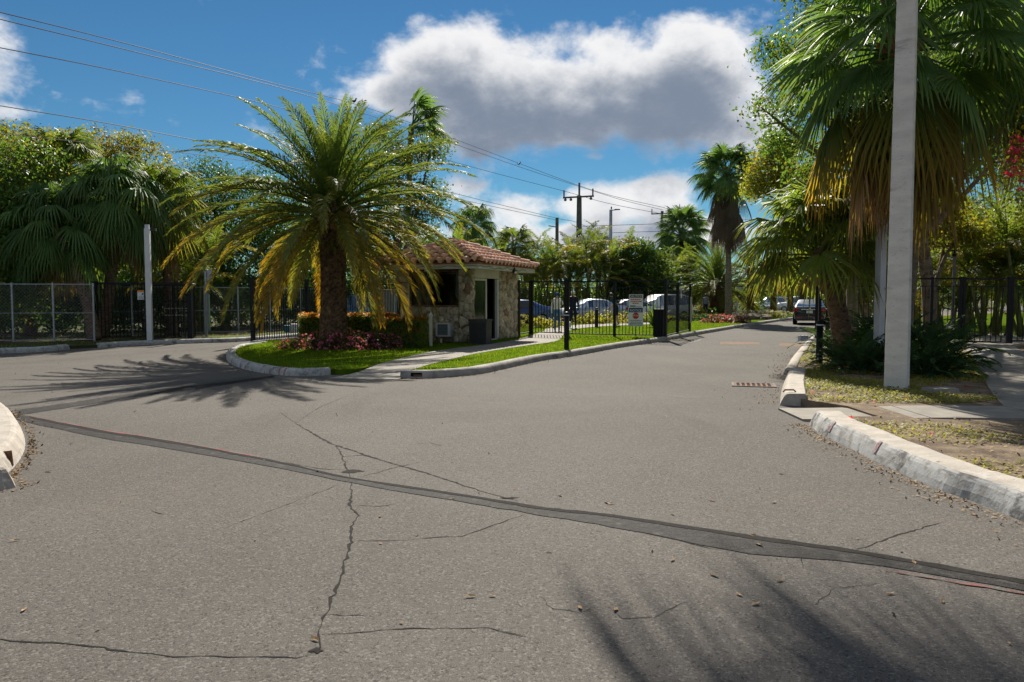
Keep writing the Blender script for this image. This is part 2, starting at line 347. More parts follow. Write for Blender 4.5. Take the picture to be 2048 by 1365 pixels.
# ---------------------------------------------------------------- mesh helpers
class MB:
    def __init__(s): s.v = []; s.f = []; s.t = []
    def add(s, vs, fs, tint=0.0):
        o = len(s.v); s.v += [tuple(v) for v in vs]; s.f += [tuple(i + o for i in f) for f in fs]
        s.t += (list(tint) if isinstance(tint, (list, tuple)) else [tint] * len(vs)); return s
    def box(s, c, d, rz=0.0, taper=1.0):
        x, y, z = d[0] / 2, d[1] / 2, d[2] / 2; cs, sn = math.cos(rz), math.sin(rz); vs = []
        for dz, k in ((-z, 1.0), (z, taper)):
            for dx, dy in ((-x, -y), (x, -y), (x, y), (-x, y)):
                dx *= k; dy *= k
                vs.append((c[0] + dx * cs - dy * sn, c[1] + dx * sn + dy * cs, c[2] + dz))
        return s.add(vs, [(0, 3, 2, 1), (4, 5, 6, 7), (0, 1, 5, 4), (1, 2, 6, 5), (2, 3, 7, 6), (3, 0, 4, 7)])
    def bar(s, a, b, w, h=None):
        a, b = Vector(a), Vector(b); h = h or w; t = (b - a).normalized()
        up = Vector((0, 0, 1)) if abs(t.z) < .95 else Vector((0, 1, 0))
        x = t.cross(up).normalized() * (w / 2); y = x.cross(t).normalized() * (h / 2)
        vs = [p + q for p in (a, b) for q in (-x - y, x - y, x + y, -x + y)]
        return s.add(vs, [(0, 3, 2, 1), (4, 5, 6, 7), (0, 1, 5, 4), (1, 2, 6, 5), (2, 3, 7, 6), (3, 0, 4, 7)])
    def tube(s, pts, radii, n=8, cap=True):
        pts = [Vector(p) for p in pts]
        if not isinstance(radii, (list, tuple)): radii = [radii] * len(pts)
        rings = []; ref = None
        for i, p in enumerate(pts):
            t = (pts[min(i + 1, len(pts) - 1)] - pts[max(i - 1, 0)])
            t = t.normalized() if t.length > 1e-9 else Vector((0, 0, 1))
            if ref is None: ref = Vector((1, 0, 0)) if abs(t.x) < .8 else Vector((0, 1, 0))
            x = (ref - t * ref.dot(t)).normalized(); ref = x; y = t.cross(x)
            rings.append([p + (x * math.cos(2 * math.pi * k / n) + y * math.sin(2 * math.pi * k / n)) * radii[i] for k in range(n)])
        vs = [v for r in rings for v in r]; fs = []
        for i in range(len(rings) - 1):
            for k in range(n):
                fs.append((i * n + k, i * n + (k + 1) % n, (i + 1) * n + (k + 1) % n, (i + 1) * n + k))
        if cap:
            fs.append(tuple(range(n))[::-1]); fs.append(tuple((len(rings) - 1) * n + k for k in range(n)))
        return s.add(vs, fs)
    def lathe(s, prof, c=(0, 0, 0), n=16):
        vs = []; fs = []
        for r, z in prof:
            for k in range(n):
                a = 2 * math.pi * k / n; vs.append((c[0] + r * math.cos(a), c[1] + r * math.sin(a), c[2] + z))
        for i in range(len(prof) - 1):
            for k in range(n):
                fs.append((i * n + k, i * n + (k + 1) % n, (i + 1) * n + (k + 1) % n, (i + 1) * n + k))
        fs.append(tuple(range(n))[::-1]); fs.append(tuple((len(prof) - 1) * n + k for k in range(n)))
        return s.add(vs, fs)
    def mesh(s, name='mesh', smooth=False, tint=False):
        me = bpy.data.meshes.new(name); me.from_pydata(s.v, [], s.f); me.update()
        if tint:
            a = me.attributes.new('tint', 'FLOAT', 'POINT'); a.data.foreach_set('value', s.t)
        if smooth: me.polygons.foreach_set('use_smooth', [True] * len(me.polygons))
        return me
def npmesh(name, verts, faces, tint=None, shade=None):      # verts (N,3), faces (M,k) with one k
    me = bpy.data.meshes.new(name); k = faces.shape[1]
    me.vertices.add(len(verts)); me.vertices.foreach_set('co', verts.astype(np.float32).ravel())
    me.loops.add(faces.size); me.loops.foreach_set('vertex_index', faces.astype(np.int32).ravel())
    me.polygons.add(len(faces)); me.polygons.foreach_set('loop_start', np.arange(0, faces.size, k, dtype=np.int32))
    me.update(calc_edges=True)
    for nm, arr in (('tint', tint), ('shade', shade)):
        if arr is not None:
            a = me.attributes.new(nm, 'FLOAT', 'POINT'); a.data.foreach_set('value', arr.astype(np.float32))
    return me
def obj(name, me, m=None, parent=None, loc=(0, 0, 0), rot=(0, 0, 0), scale=(1, 1, 1)):
    if isinstance(me, MB): me = me.mesh(name)
    o = bpy.data.objects.new(name, me); COL.objects.link(o)
    if m and me is not None and not me.materials: me.materials.append(MATS[m])
    if parent is not None: o.parent = parent
    o.location = loc; o.rotation_euler = rot; o.scale = scale if isinstance(scale, (tuple, list)) else (scale,) * 3
    return o
def tag(o, label, cat=None, group=None, kind=None):
    o['label'] = label
    if cat: o['category'] = cat
    if group: o['group'] = group
    if kind: o['kind'] = kind
    return o
def thing(name, label, cat, loc=(0, 0, 0), rz=0.0, group=None):
    o = bpy.data.objects.new(name, None); COL.objects.link(o); o.empty_display_size = .2
    o.location = loc; o.rotation_euler = (0, 0, rz)
    return tag(o, label, cat, group)
def struct(name, me, m, label):
    o = obj(name, me, m); o['kind'] = 'structure'; o['label'] = label; return o
def shade_smooth(me):
    me.polygons.foreach_set('use_smooth', [True] * len(me.polygons)); return me
def catmull(pts, n=8, closed=False):
    pts = [Vector(p) for p in pts]; out = []; m = len(pts)
    for i in range(m if closed else m - 1):
        g = lambda k: pts[k % m] if closed else pts[max(0, min(m - 1, k))]
        p0, p1, p2, p3 = g(i - 1), g(i), g(i + 1), g(i + 2)
        for k in range(n):
            t = k / n
            out.append(.5 * ((2 * p1) + (p2 - p0) * t + (2 * p0 - 5 * p1 + 4 * p2 - p3) * t * t + (3 * p1 - p0 - 3 * p2 + p3) * t ** 3))
    if not closed: out.append(pts[-1])
    return out
def poly_sheet(pts, z, skirt=True):
    me = bpy.data.meshes.new('sheet'); me.from_pydata([(p[0], p[1], z) for p in pts], [], [tuple(range(len(pts)))]); me.update()
    bm = bmesh.new(); bm.from_mesh(me); bmesh.ops.triangulate(bm, faces=bm.faces)
    for f in bm.faces:
        if f.normal.z < 0: f.normal_flip()
    if skirt:                                   # close the edge down to the road
        for e in [e for e in bm.edges if e.is_boundary]:
            a, b = e.verts; f = bm.faces.new((b, a, bm.verts.new((a.co.x, a.co.y, -.05)), bm.verts.new((b.co.x, b.co.y, -.05))))
        bm.normal_update()
    bm.to_mesh(me); bm.free(); return me
def inside(pts, xs, ys):
    n = len(pts); r = np.zeros(len(xs), bool); j = n - 1
    for i in range(n):
        xi, yi, xj, yj = pts[i][0], pts[i][1], pts[j][0], pts[j][1]
        if yi != yj:
            r ^= ((yi > ys) != (yj > ys)) & (xs < (xj - xi) * (ys - yi) / (yj - yi) + xi)
        j = i
    return r
def sweep(path, prof, z0=0.0, side=1, s0=0, s1=None, off=0.0, jitter=0.0, seed=1):
    """profile points (inward offset, height) swept along a plan polyline; side=+1: inward is to the left of travel"""
    rr = random.Random(seed); path = path[s0:s1]; mb = MB(); rings = []
    for i, p in enumerate(path):
        t = path[min(i + 1, len(path) - 1)] - path[max(i - 1, 0)]; t.z = 0; t.normalize()
        nrm = Vector((-t.y, t.x, 0)) * side
        rings.append([Vector((p.x, p.y, z0)) + nrm * (o - off + (rr.uniform(-jitter, jitter) if jitter else 0)) + Vector((0, 0, h + (off if h > .02 else 0) + (rr.uniform(-jitter, jitter) if jitter and h > .03 else 0))) for o, h in prof])
    n = len(prof); vs = [v for r in rings for v in r]; fs = []
    for i in range(len(rings) - 1):
        for k in range(n - 1):
            q = (i * n + k, i * n + k + 1, (i + 1) * n + k + 1, (i + 1) * n + k)
            fs.append(q if side < 0 else q[::-1])
    fs.append(tuple(range(n))); fs.append(tuple((len(rings) - 1) * n + k for k in range(n))[::-1])
    return mb.add(vs, fs)
# ================================================================ the ground
SA = rad(22.0)
AX = Vector((math.sin(SA), math.cos(SA), 0)); BX = Vector((math.cos(SA), -math.sin(SA), 0))
SITE_RZ = -SA
def flat(v): return Vector((v[0], v[1], 0))
g = MB(); g.add([(-900, -300, -.06), (900, -300, -.06), (900, 1500, -.06), (-900, 1500, -.06)], [(0, 1, 2, 3)])
struct('ground', g.mesh(), 'earth', 'bare earth reaching to the horizon behind the trees')
g = MB(); g.add([(-70, -30, 0), (85, -30, 0), (85, 125, 0), (-70, 125, 0)], [(0, 1, 2, 3)])
road = struct('road', g.mesh(), 'asphalt', 'worn grey asphalt driveway with cracks and patches')

KP = [(0, -.03), (0.012, .06), (.035, .115), (.07, .145), (.12, .155), (.22, .15), (.25, .12), (.25, -.03)]
KBIG = [(0, -.03), (0.035, .06), (0.07, .13), (.088, .158), (.108, .176), (.14, .184), (.36, .188), (.38, .16), (.38, -.03)]
def kerb(name, pts, side, mname, label, prof=KP, n=6, jit=.004, seed=1):
    path = catmull([flat(p) for p in pts], n)
    o = obj(name, shade_smooth(sweep(path, prof, 0, side, jitter=jit, seed=seed).mesh(name)), mname)
    o.data.polygons[len(o.data.polygons) - 1].use_smooth = False
    o.data.polygons[len(o.data.polygons) - 2].use_smooth = False
    if prof is KBIG:                        # hard arrises, bare concrete on top
        o.data.polygons.foreach_set('use_smooth', [False] * len(o.data.polygons))
        if mname == 'kerb_white':
            o.data.materials.append(MATS['kerb_tan'])
            for pl in o.data.polygons:
                if pl.normal.z > .8: pl.material_index = 1
    tag(o, label, kind='structure'); return o, path
nose_px = [(662, 751), (610, 753), (560, 751), (505, 743), (466, 731), (452, 717), (457, 706), (478, 698), (520, 692)]
nose_pts = [P(*p) for p in nose_px] + [Vector((-8.75, 26.2, 0)), Vector((-7.2, 30.5, 0)), Vector((-5.6, 35.0, 0))]
k_nose, path_nose = kerb('kerb', nose_pts, -1, 'kerb_white', 'chipped white painted kerb curving round the grass nose under the date palm', seed=2)
rk_px = [(800, 757), (860, 757), (930, 752), (980, 745), (1080, 723), (1146, 713), (1246, 695), (1335, 682), (1412, 667.5), (1511, 650.5), (1578, 640.5)]
rk_pts = [P(*p) for p in rk_px] + [Vector((26.5, 67, 0)), Vector((35, 80, 0)), Vector((44, 92, 0))]
k_lane, path_lane = kerb('kerb', rk_pts, 1, 'kerb_grey', 'long grey concrete kerb along the left edge of the entry lane', seed=3)
lv_pts = [P(-350, 722), P(-150, 714), P(0, 708), P(90, 704), P(140, 699)]
k_lv, path_lv = kerb('kerb', lv_pts, 1, 'kerb_white', 'white kerb before the chain link fence, at the left edge', seed=4)
lv2_pts = [P(205, 696), P(245, 693), P(300, 690.5), P(400, 687), P(480, 684)] + [Vector((-8.6, 31.0, 0)), Vector((-6.9, 36, 0)), Vector((-4.9, 42, 0)), Vector((-4.0, 48, 0)), Vector((-4.0, 59, 0))]
k_lv2, path_lv2 = kerb('kerb', lv2_pts, 1, 'kerb_white', 'low white kerb in front of the turnstile gate', seed=5)
k1_pts = [Vector((3.55, -12, 0)), Vector((3.6, -4, 0)), Vector((3.62, 2, 0)), P(2048, 1046), P(1881, 982), P(1775, 935), P(1690, 893), P(1640, 868), P(1616, 850)]
k_r1, path_r1 = kerb('kerb', k1_pts, -1, 'kerb_white', 'broad worn kerb with red spray marks at the right foreground', prof=KBIG, seed=6, jit=.004)
k2_pts = [P(1558, 811), P(1562, 780), P(1572, 752)]
k_r2, path_r2 = kerb('kerb', k2_pts, -1, 'kerb_tan', 'broken kerb end with a rusty bar beside the drain grate', prof=KBIG, n=4, seed=7)
k3_pts = [P(1566, 750), P(1582, 724), P(1600, 702), P(1621, 680.5), P(1643, 664)] + [Vector((20.5, 46, 0)), Vector((27, 56, 0)), Vector((36, 67, 0)), Vector((47, 78, 0))]
k_r3, path_r3 = kerb('kerb', k3_pts, -1, 'kerb_tan', 'pale kerb along the right edge of the entry lane', seed=8)
lf_pts = [Vector((-14, 3.6, 0)), Vector((-8, 5.0, 0)), P(-60, 990), P(0, 957), P(28, 938), P(47, 911), P(53, 886), P(46, 860), P(28, 836), P(0, 821), P(-80, 803), P(-300, 775), P(-900, 740)]
k_lf, path_lf = kerb('kerb', lf_pts, 1, 'kerb_tan', 'rounded pale kerb nose with a rusty slot at the left edge', prof=KBIG, seed=9)

def inner(path, side, off):
    out = []
    for i, p in enumerate(path):
        t = path[min(i + 1, len(path) - 1)] - path[max(i - 1, 0)]; t.z = 0; t.normalize()
        out.append(p + Vector((-t.y, t.x, 0)) * side * off)
    return out
LZ = .115
mw_left = [P(655, 756, .02), P(714, 745, .06), P(773, 725, LZ), P(839, 709, LZ), P(904, 698, LZ), P(986, 688, LZ), P(1040, 678, LZ), P(1085, 664, LZ), P(1105, 655, LZ), P(1200, 648, LZ), P(1330, 643.5, LZ)]
mw_right = [P(797, 758, .02), P(825, 744, .06), P(862, 729, LZ), P(920, 715, LZ), P(986, 702, LZ), P(1060, 691, LZ), P(1115, 682, LZ), P(1130, 667, LZ), P(1150, 659, LZ), P(1210, 653, LZ), P(1330, 648, LZ)]
isl = inner(path_nose, -1, .2)[::-1] + [flat(mw_left[1]), flat(mw_left[2]), flat(mw_right[2]), flat(mw_right[1])] + inner(path_lane, 1, .2)
isl = isl + [Vector((40, 92, 0)), Vector((24, 72, 0)), Vector((15, 58, 0)), Vector((9, 47, 0)), Vector((1, 44, 0)), Vector((-3.5, 39, 0))]
struct('lawn', poly_sheet(isl, LZ), 'turf', 'mown green lawn of the middle island round the gatehouse')
# left verge, back verge, right verge, left front island
lv = inner(path_lv, 1, .2) + [P(172, 697)] + inner(path_lv2, 1, .2) + [Vector((-4, 62, 0)), Vector((18, 62, 0)), Vector((24, 75, 0)), Vector((40, 95, 0)), Vector((60, 120, 0)), Vector((-65, 120, 0)), Vector((-65, 21, 0))]
struct('verge', poly_sheet(lv, .095), 'earth', 'leaf littered earth verge behind the left fence and the back hedge')
rv = inner(path_r1, -1, .3) + [Vector((4.6, 9.66, 0)), Vector((4.6, 10.58, 0))] + inner(path_r2, -1, .3) + inner(path_r3, -1, .2) + [Vector((80, 78, 0)), Vector((80, -12, 0))]
struct('verge', poly_sheet(rv, .11), 'soil', 'sandy verge with patchy ground cover at the right')
lfi = inner(path_lf, 1, .3) + [Vector((-60, 22, 0)), Vector((-60, 3, 0))]
struct('lawn', poly_sheet([Vector((12.5, 26.2, 0)), Vector((80, 26.2, 0)), Vector((80, 77, 0)), Vector((50, 77, 0)), Vector((38, 66, 0)), Vector((29, 56, 0)), Vector((22, 46, 0)), Vector((16, 36, 0))], .118), 'turf', 'shaded lawn behind the right hand fence')
struct('planting_bed', poly_sheet(lfi, .15), 'mulch', 'dark red mulch bed inside the kerb nose at the left edge')

# concrete walks (slabs with open joints)
def walk(name, left, right, n, z, label, gap=.012, th=.06):
    w = thing(name, label, None); w['kind'] = 'structure'
    L = catmull([flat(p) for p in left], 12); R = catmull([flat(p) for p in right], 12)
    def at(pp, s):
        ln = [0.0]
        for i in range(1, len(pp)): ln.append(ln[-1] + (pp[i] - pp[i - 1]).length)
        x = s * ln[-1]
        for i in range(1, len(pp)):
            if ln[i] >= x: return pp[i - 1].lerp(pp[i], (x - ln[i - 1]) / max(1e-9, ln[i] - ln[i - 1]))
        return pp[-1]
    tot = sum((L[i] - L[i - 1]).length for i in range(1, len(L)))
    for i in range(n):
        s0, s1 = i / n + gap / tot / 2, (i + 1) / n - gap / tot / 2; vs = []
        K = 4; top = []; 
        dz = random.uniform(-.002, .002)
        for k in range(K + 1):
            s = s0 + (s1 - s0) * k / K; a, b = at(L, s), at(R, s)
            zz = z(s) if callable(z) else z
            top.append((a.x, a.y, zz + dz)); top.append((b.x, b.y, zz + dz))
        m = MB(); fs = []; n2 = len(top)
        bot = [(x, y, q - th) for x, y, q in top]
        for k in range(K):
            fs.append((2 * k, 2 * k + 1, 2 * k + 3, 2 * k + 2))
            fs.append((2 * k, 2 * k + 2, n2 + 2 * k + 2, n2 + 2 * k)); fs.append((2 * k + 1, n2 + 2 * k + 1, n2 + 2 * k + 3, 2 * k + 3))
        fs.append((0, n2, n2 + 1, 1)); fs.append((2 * K, 2 * K + 1, n2 + 2 * K + 1, n2 + 2 * K))
        m.add(top + bot, fs); obj('slab', m, 'concrete', w)
    return w
walk('path', mw_left, mw_right, 16, lambda s: .125 if s > .055 else .012 + .113 * max(0, s) / .055, 'concrete walk curving from the lane to the pedestrian gate')
walk('path', [P(1925, 689, .11), P(1958, 742, .11), P(1986, 790, .11), P(2030, 835, .11)], [P(2030, 694, .11), P(2120, 760, .11), P(2200, 810, .11), P(2330, 880, .11)], 9, .125, 'shaded concrete walk leading to the right hand gate')
walk('path', [Vector((3.78, 10.95, 0)), Vector((4.6, 10.62, 0)), Vector((6.2, 10.45, 0)), Vector((12, 10.3, 0)), Vector((20, 10.2, 0))], [Vector((3.75, 9.95, 0)), Vector((4.6, 9.62, 0)), Vector((6.2, 9.35, 0)), Vector((12, 9.1, 0)), Vector((20, 9.0, 0))], 11, lambda s: .132 if s > .1 else .03 + .102 * s / .1, 'pale concrete walk crossing the right verge')
walk('path', [P(1935, 688, .11), Vector((16.5, 28, 0)), Vector((18.5, 33, 0))], [P(2022, 692, .11), Vector((18.3, 27.2, 0)), Vector((20.5, 32, 0))], 4, .122, 'concrete walk beyond the right hand gate')

# sealed trenches, patches and cracks in the asphalt
def strip(name, up, lo, z, m, label=None, mats=None):
    ups, los = [P(*p) for p in up], [P(*p) for p in lo]
    U, L_ = catmull(ups, 6), catmull(los, 6)
    rr = random.Random(len(up)); k = min(len(U), len(L_)); mb = MB(); vs = []
    for i in range(k):
        for q in (U[int(i * (len(U) - 1) / (k - 1))], L_[int(i * (len(L_) - 1) / (k - 1))]):
            vs.append((q.x + rr.uniform(-.012, .012), q.y + rr.uniform(-.012, .012), z))
    mb.add(vs, [(2 * i, 2 * i + 1, 2 * i + 3, 2 * i + 2) for i in range(k - 1)])
    return obj(name, mb, m, road)
strip('sealed_trench', [(8, 823), (43, 831), (199, 861), (333, 882), (537, 919), (698, 955), (940, 992), (1095, 1016), (1220, 1030), (1512, 1073), (1716, 1102), (2048, 1161), (2300, 1210)],
      [(8, 832), (43, 843), (199, 876), (333, 898), (537, 933), (698, 966), (940, 1007), (1095, 1034), (1220, 1054), (1500, 1108), (1716, 1127), (2048, 1182), (2300, 1234)], .004, 'seal')
strip('sealed_trench', [(30, 823), (150, 806), (280, 786), (440, 766), (545, 752)], [(30, 832), (150, 814), (280, 793), (440, 772), (552, 755)], .0045, 'seal')
strip('sealed_edge', [(60, 834.5), (199, 861.5), (333, 882.5), (537, 919.5), (698, 955.5), (940, 992.5), (1095, 1016.5), (1220, 1030.5), (1512, 1073.5), (1716, 1102.5), (2048, 1161.5)], [(60, 837), (199, 865), (333, 886), (537, 923), (698, 958), (940, 996), (1095, 1022), (1220, 1036), (1512, 1081), (1716, 1110), (2048, 1169)], .0062, 'crack')
strip('concrete_strip', [(30, 818), (150, 799), (280, 779), (440, 760), (500, 752)], [(30, 822), (150, 805), (280, 785), (440, 765), (508, 755)], .0045, 'patch')
strip('paint_line', [(60, 832), (199, 859.5), (333, 880), (520, 914)], [(60, 833.2), (199, 861), (333, 881.6), (520, 916)], .006, 'line_red')
strip('paint_line', [(1770, 1141), (1900, 1163), (2048, 1187), (2200, 1210)], [(1770, 1143), (1900, 1165.5), (2048, 1190), (2200, 1213)], .006, 'line_red')
strip('asphalt_patch', [(1440, 684), (1500, 684.5), (1520, 685)], [(1440, 690), (1500, 690), (1520, 690)], .004, 'rust_patch')
strip('asphalt_patch', [(1560, 687), (1595, 688), (1618, 688)], [(1558, 693), (1592, 694), (1612, 693)], .004, 'rust_patch')
strip('asphalt_patch', [(1325, 682), (1370, 676), (1405, 674)], [(1325, 686), (1372, 688), (1402, 682)], .0045, 'patch')
def crack(pts, w, z=.002, jit=.02, seed=0):
    rr = random.Random(seed * 7 + len(pts)); W = [P(*p) for p in pts]; path = []
    for a, b in zip(W[:-1], W[1:]):
        n = max(2, int((b - a).length / .05))
        for k in range(n):
            q = a.lerp(b, k / n); path.append(q + Vector((rr.gauss(0, jit * .28), rr.gauss(0, jit * .28), 0)))
    path.append(W[-1]); mb = MB(); vs = []
    for i, p in enumerate(path):
        t = path[min(i + 1, len(path) - 1)] - path[max(0, i - 1)]; t.z = 0; t.normalize(); n_ = Vector((-t.y, t.x, 0))
        e = min(1.0, 4 * i / len(path) + .25, 4 * (len(path) - 1 - i) / len(path) + .15)
        ww = w * rr.uniform(.25, 1.25) * e
        for sgn in (1, -1): q = p + n_ * ww * .5 * sgn; vs.append((q.x, q.y, z))
    mb.add(vs, [(2 * i, 2 * i + 1, 2 * i + 3, 2 * i + 2) for i in range(len(path) - 1)])
    return obj('crack', mb, 'crack', road)
CR = [([(591, 847), (625, 867), (660, 887), (762, 921), (859, 949), (966, 984), (1036, 1003)], .032), ([(671, 890), (685, 914), (693, 941), (701, 955)], .02),
      ([(701, 964), (703, 984), (698, 1011), (717, 1032), (703, 1054), (701, 1086), (687, 1140), (668, 1188), (655, 1226), (636, 1269), (639, 1295), (628, 1306)], .022),
      ([(636, 1303), (596, 1317), (483, 1314), (349, 1314), (242, 1301), (107, 1286), (0, 1282), (-120, 1276)], .014), ([(639, 1269), (720, 1265), (805, 1258), (977, 1257), (1052, 1274)], .012),
      ([(703, 1083), (805, 1081), (860, 1076), (924, 1073), (990, 1050), (1058, 1027)], .010), ([(655, 1230), (690, 1232), (736, 1231)], .008),
      ([(1712, 1101), (1793, 1072), (1850, 1055), (1895, 1042)], .016), ([(1256, 1059), (1330, 1076), (1425, 1098), (1486, 1104)], .012),
      ([(693, 941), (640, 938), (570, 925)], .012), ([(685, 914), (725, 911), (762, 921)], .012), ([(720, 955), (780, 938), (840, 925)], .010),
      ([(1080, 1192), (1105, 1218), (1160, 1228), (1190, 1215)], .006), ([(1215, 1215), (1245, 1238), (1310, 1236), (1380, 1200)], .006), ([(1600, 1110), (1606, 1140)], .006),
      ([(1630, 1212), (1670, 1178), (1740, 1170), (1762, 1168)], .005), ([(980, 1258), (1000, 1262), (1052, 1276), (1060, 1258)], .006), ([(300, 1022), (330, 1030)], .008),
      ([(430, 1063), (520, 1030), (700, 962)], .006), ([(560, 825), (591, 847)], .010), ([(820, 890), (860, 886), (885, 893)], .012), ([(700, 1011), (760, 1014), (800, 1006)], .008),
      ([(200, 758), (330, 765), (430, 763)], .012), ([(1290, 790), (1380, 798), (1440, 796)], .010), ([(590, 847), (640, 815), (700, 790)], .008)]
for i, (p, w) in enumerate(CR): crack(p, w, seed=i, z=.0018 + .00003 * i, jit=.02)
for i, (px_, py_, rx, ry) in enumerate([(707, 943, .11, .09), (1020, 997, .10, .04), (632, 1302, .035, .04)]):   # spalled pothole patches
    c = P(px_, py_); rr = random.Random(i); n = 14
    m = MB(); m.add([(c.x + math.cos(k * 2 * math.pi / n) * rx * rr.uniform(.3, 1.15), c.y + math.sin(k * 2 * math.pi / n) * ry * rr.uniform(.3, 1.15), .0028 + i * .0002) for k in range(n)], [tuple(range(n))])
    obj('pothole', m, 'crack', road)
# spray marks on kerbs
def kerb_mark(kp, path, prof, side, frac, width, ofs):
    n = len(path); i0 = int(frac * (n - 1)); a = path[i0]; t = (path[min(i0 + 1, n - 1)] - a).normalized()
    sub = [a + t * (k * width / 3) for k in range(4)]
    o = obj('paint_mark', sweep(sub, prof[:6], 0, side, off=ofs), 'paint_red', kp); return o
def frac_of(path, pt):
    return min(range(len(path)), key=lambda i: (path[i] - pt).length) / (len(path) - 1)
f0 = frac_of(path_nose, P(566, 752))
i0 = int(f0 * (len(path_nose) - 1)); t0_ = (path_nose[i0 + 1] - path_nose[i0]).normalized()
for k, dd in enumerate((0.0, .17)):
    sub = [path_nose[i0] + t0_ * (dd + j * .012) for j in range(4)]
    obj('paint_mark', sweep(sub, KP[:6], 0, -1, off=.006), 'paint_red', k_nose)
for px_, py_, w_ in ((1752, 922, .06), (1655, 876, .05)):
    i0 = int(frac_of(path_r1, P(px_, py_)) * (len(path_r1) - 1)); i0 = min(i0, len(path_r1) - 2)
    t1_ = (path_r1[i0 + 1] - path_r1[i0]).normalized(); sub = [path_r1[i0] + t1_ * (j * w_ / 3) for j in range(4)]
    obj('paint_mark', sweep(sub, KBIG[1:5], 0, -1, off=.006), 'paint_red', k_r1)
# rusty bar in the broken kerb end, rusty slots
c = path_r2[0]; m = MB(); m.tube([c + Vector((.10, .12, .185)), c + Vector((.13, .13, .215)), c + Vector((.26, .13, .215)), c + Vector((.29, .12, .185))], .012, 6)
obj('rusty_bar', m, 'rust', k_r2)
c = P(833, 757); m = MB(); m.box((c.x, c.y - .005, .075), (.22, .05, .075)); obj('drain_slot', m, 'hole', k_lane)
m = MB(); m.box((c.x + .02, c.y - .03, .06), (.16, .02, .03)); obj('rusty_bar', m, 'rust', k_lane)
c = P(28, 938); m = MB(); m.bar((c.x - .06, c.y + .02, .02), (c.x - .10, c.y + .06, .15), .07, .05); obj('drain_slot', m, 'rust', k_lf)

def drain(label, c, w, l, rz, n, m='rust'):
    d = thing('drain_grate', label, 'drain', (c.x, c.y, 0), rz)
    b = MB(); b.box((0, 0, .002), (w, l, .008)); obj('pit', b, 'hole', d)
    f = MB()
    for sx in (-1, 1): f.box((sx * w / 2, 0, .008), (.05, l + .05, .014))
    for sy in (-1, 1): f.box((0, sy * l / 2, .0085), (w + .05, .05, .014))
    obj('frame', f, 'pole_dark', d)
    bar = MB(); bar.box((0, 0, .009), (.035, l - .06, .012)); me = bar.mesh('bar'); me.materials.append(MATS[m])
    for i in range(n): obj('bar', me, None, d, (-w / 2 + w * (i + .5) / n, 0, 0))
    return d
drain('rusty drain grate set in the asphalt near the right kerb', P(1507, 771), .72, .55, rad(-15), 8)
drain('drain grate against the lane kerb below the gate', P(1362, 681), .75, .6, rad(-22), 7, 'dead_leaf')

# ---------------------------------------------------------------- grass, ground cover and litter
bed_c = (P(700, 690, LZ), 2.6, 1.0)
walk_poly = [flat(p) for p in catmull([flat(q) for q in mw_left], 6)] + [flat(p) for p in catmull([flat(q) for q in mw_right], 6)][::-1]
def scatter(poly, n, excl=(), dens=None):
    xs = np.array([p[0] for p in poly]); ys = np.array([p[1] for p in poly])
    X = RS.uniform(xs.min(), xs.max(), n); Y = RS.uniform(ys.min(), ys.max(), n)
    ok = inside(poly, X, Y)
    for e in excl: ok &= ~inside(e, X, Y)
    if dens is not None: ok &= RS.uniform(0, 1, n) < dens(X, Y)
    return X[ok], Y[ok]
def vnoise(X, Y, s, seed=0):                      # cheap smooth noise, 0..1
    r = np.random.RandomState(seed); v = np.zeros_like(X)
    for k in range(6):
        a = r.uniform(0, 6.28); f = s * (1.0 + .55 * k); ph = r.uniform(0, 6.28)
        v += np.sin((X * math.cos(a) + Y * math.sin(a)) * f + ph) / (1 + .4 * k)
    return .5 + v / 6.0
def blades(name, X, Y, z, h, w, m, label, dead=.06):
    n = len(X); a = RS.uniform(0, 6.283, n); hh = h * RS.uniform(.5, 1.25, n); le = hh * RS.uniform(.1, .7, n); la = RS.uniform(0, 6.283, n)
    dx, dy = np.cos(a) * w / 2, np.sin(a) * w / 2
    v = np.zeros((n, 3, 3)); v[:, 0] = np.stack([X - dx, Y - dy, np.full(n, z)], 1); v[:, 1] = np.stack([X + dx, Y + dy, np.full(n, z)], 1)
    v[:, 2] = np.stack([X + np.cos(la) * le, Y + np.sin(la) * le, z + hh], 1)
    t = np.repeat((RS.uniform(0, 1, n) < dead).astype(float) * .8, 3); sh = np.repeat(RS.uniform(0, 1, n), 3)
    me = npmesh(name, v.reshape(-1, 3), np.arange(3 * n).reshape(-1, 3), t, sh)
    o = obj(name, me, m); tag(o, label, 'grass', kind='stuff'); return o
front = [p for p in isl]
hut_c = P(943, 686, .12)
HW, HD = 2.66, 4.1
hut_poly = [flat(hut_c + BX * x + AX * y) for x, y in ((.1, -.1), (.1, HD + .1), (-HW - .1, HD + .1), (-HW - .1, -.1))]
def near(X, Y): return np.clip(1.35 - (Y - 12) / 40.0, .25, 1)
X, Y = scatter(isl, 520000, (walk_poly, hut_poly), lambda x, y: np.where(y < 30, 1.0, np.where(y < 50, .42, .12)))
blades('lawn_grass', X, Y, LZ - .005, .062, .017, 'grass', 'short green grass blades of the island lawn')
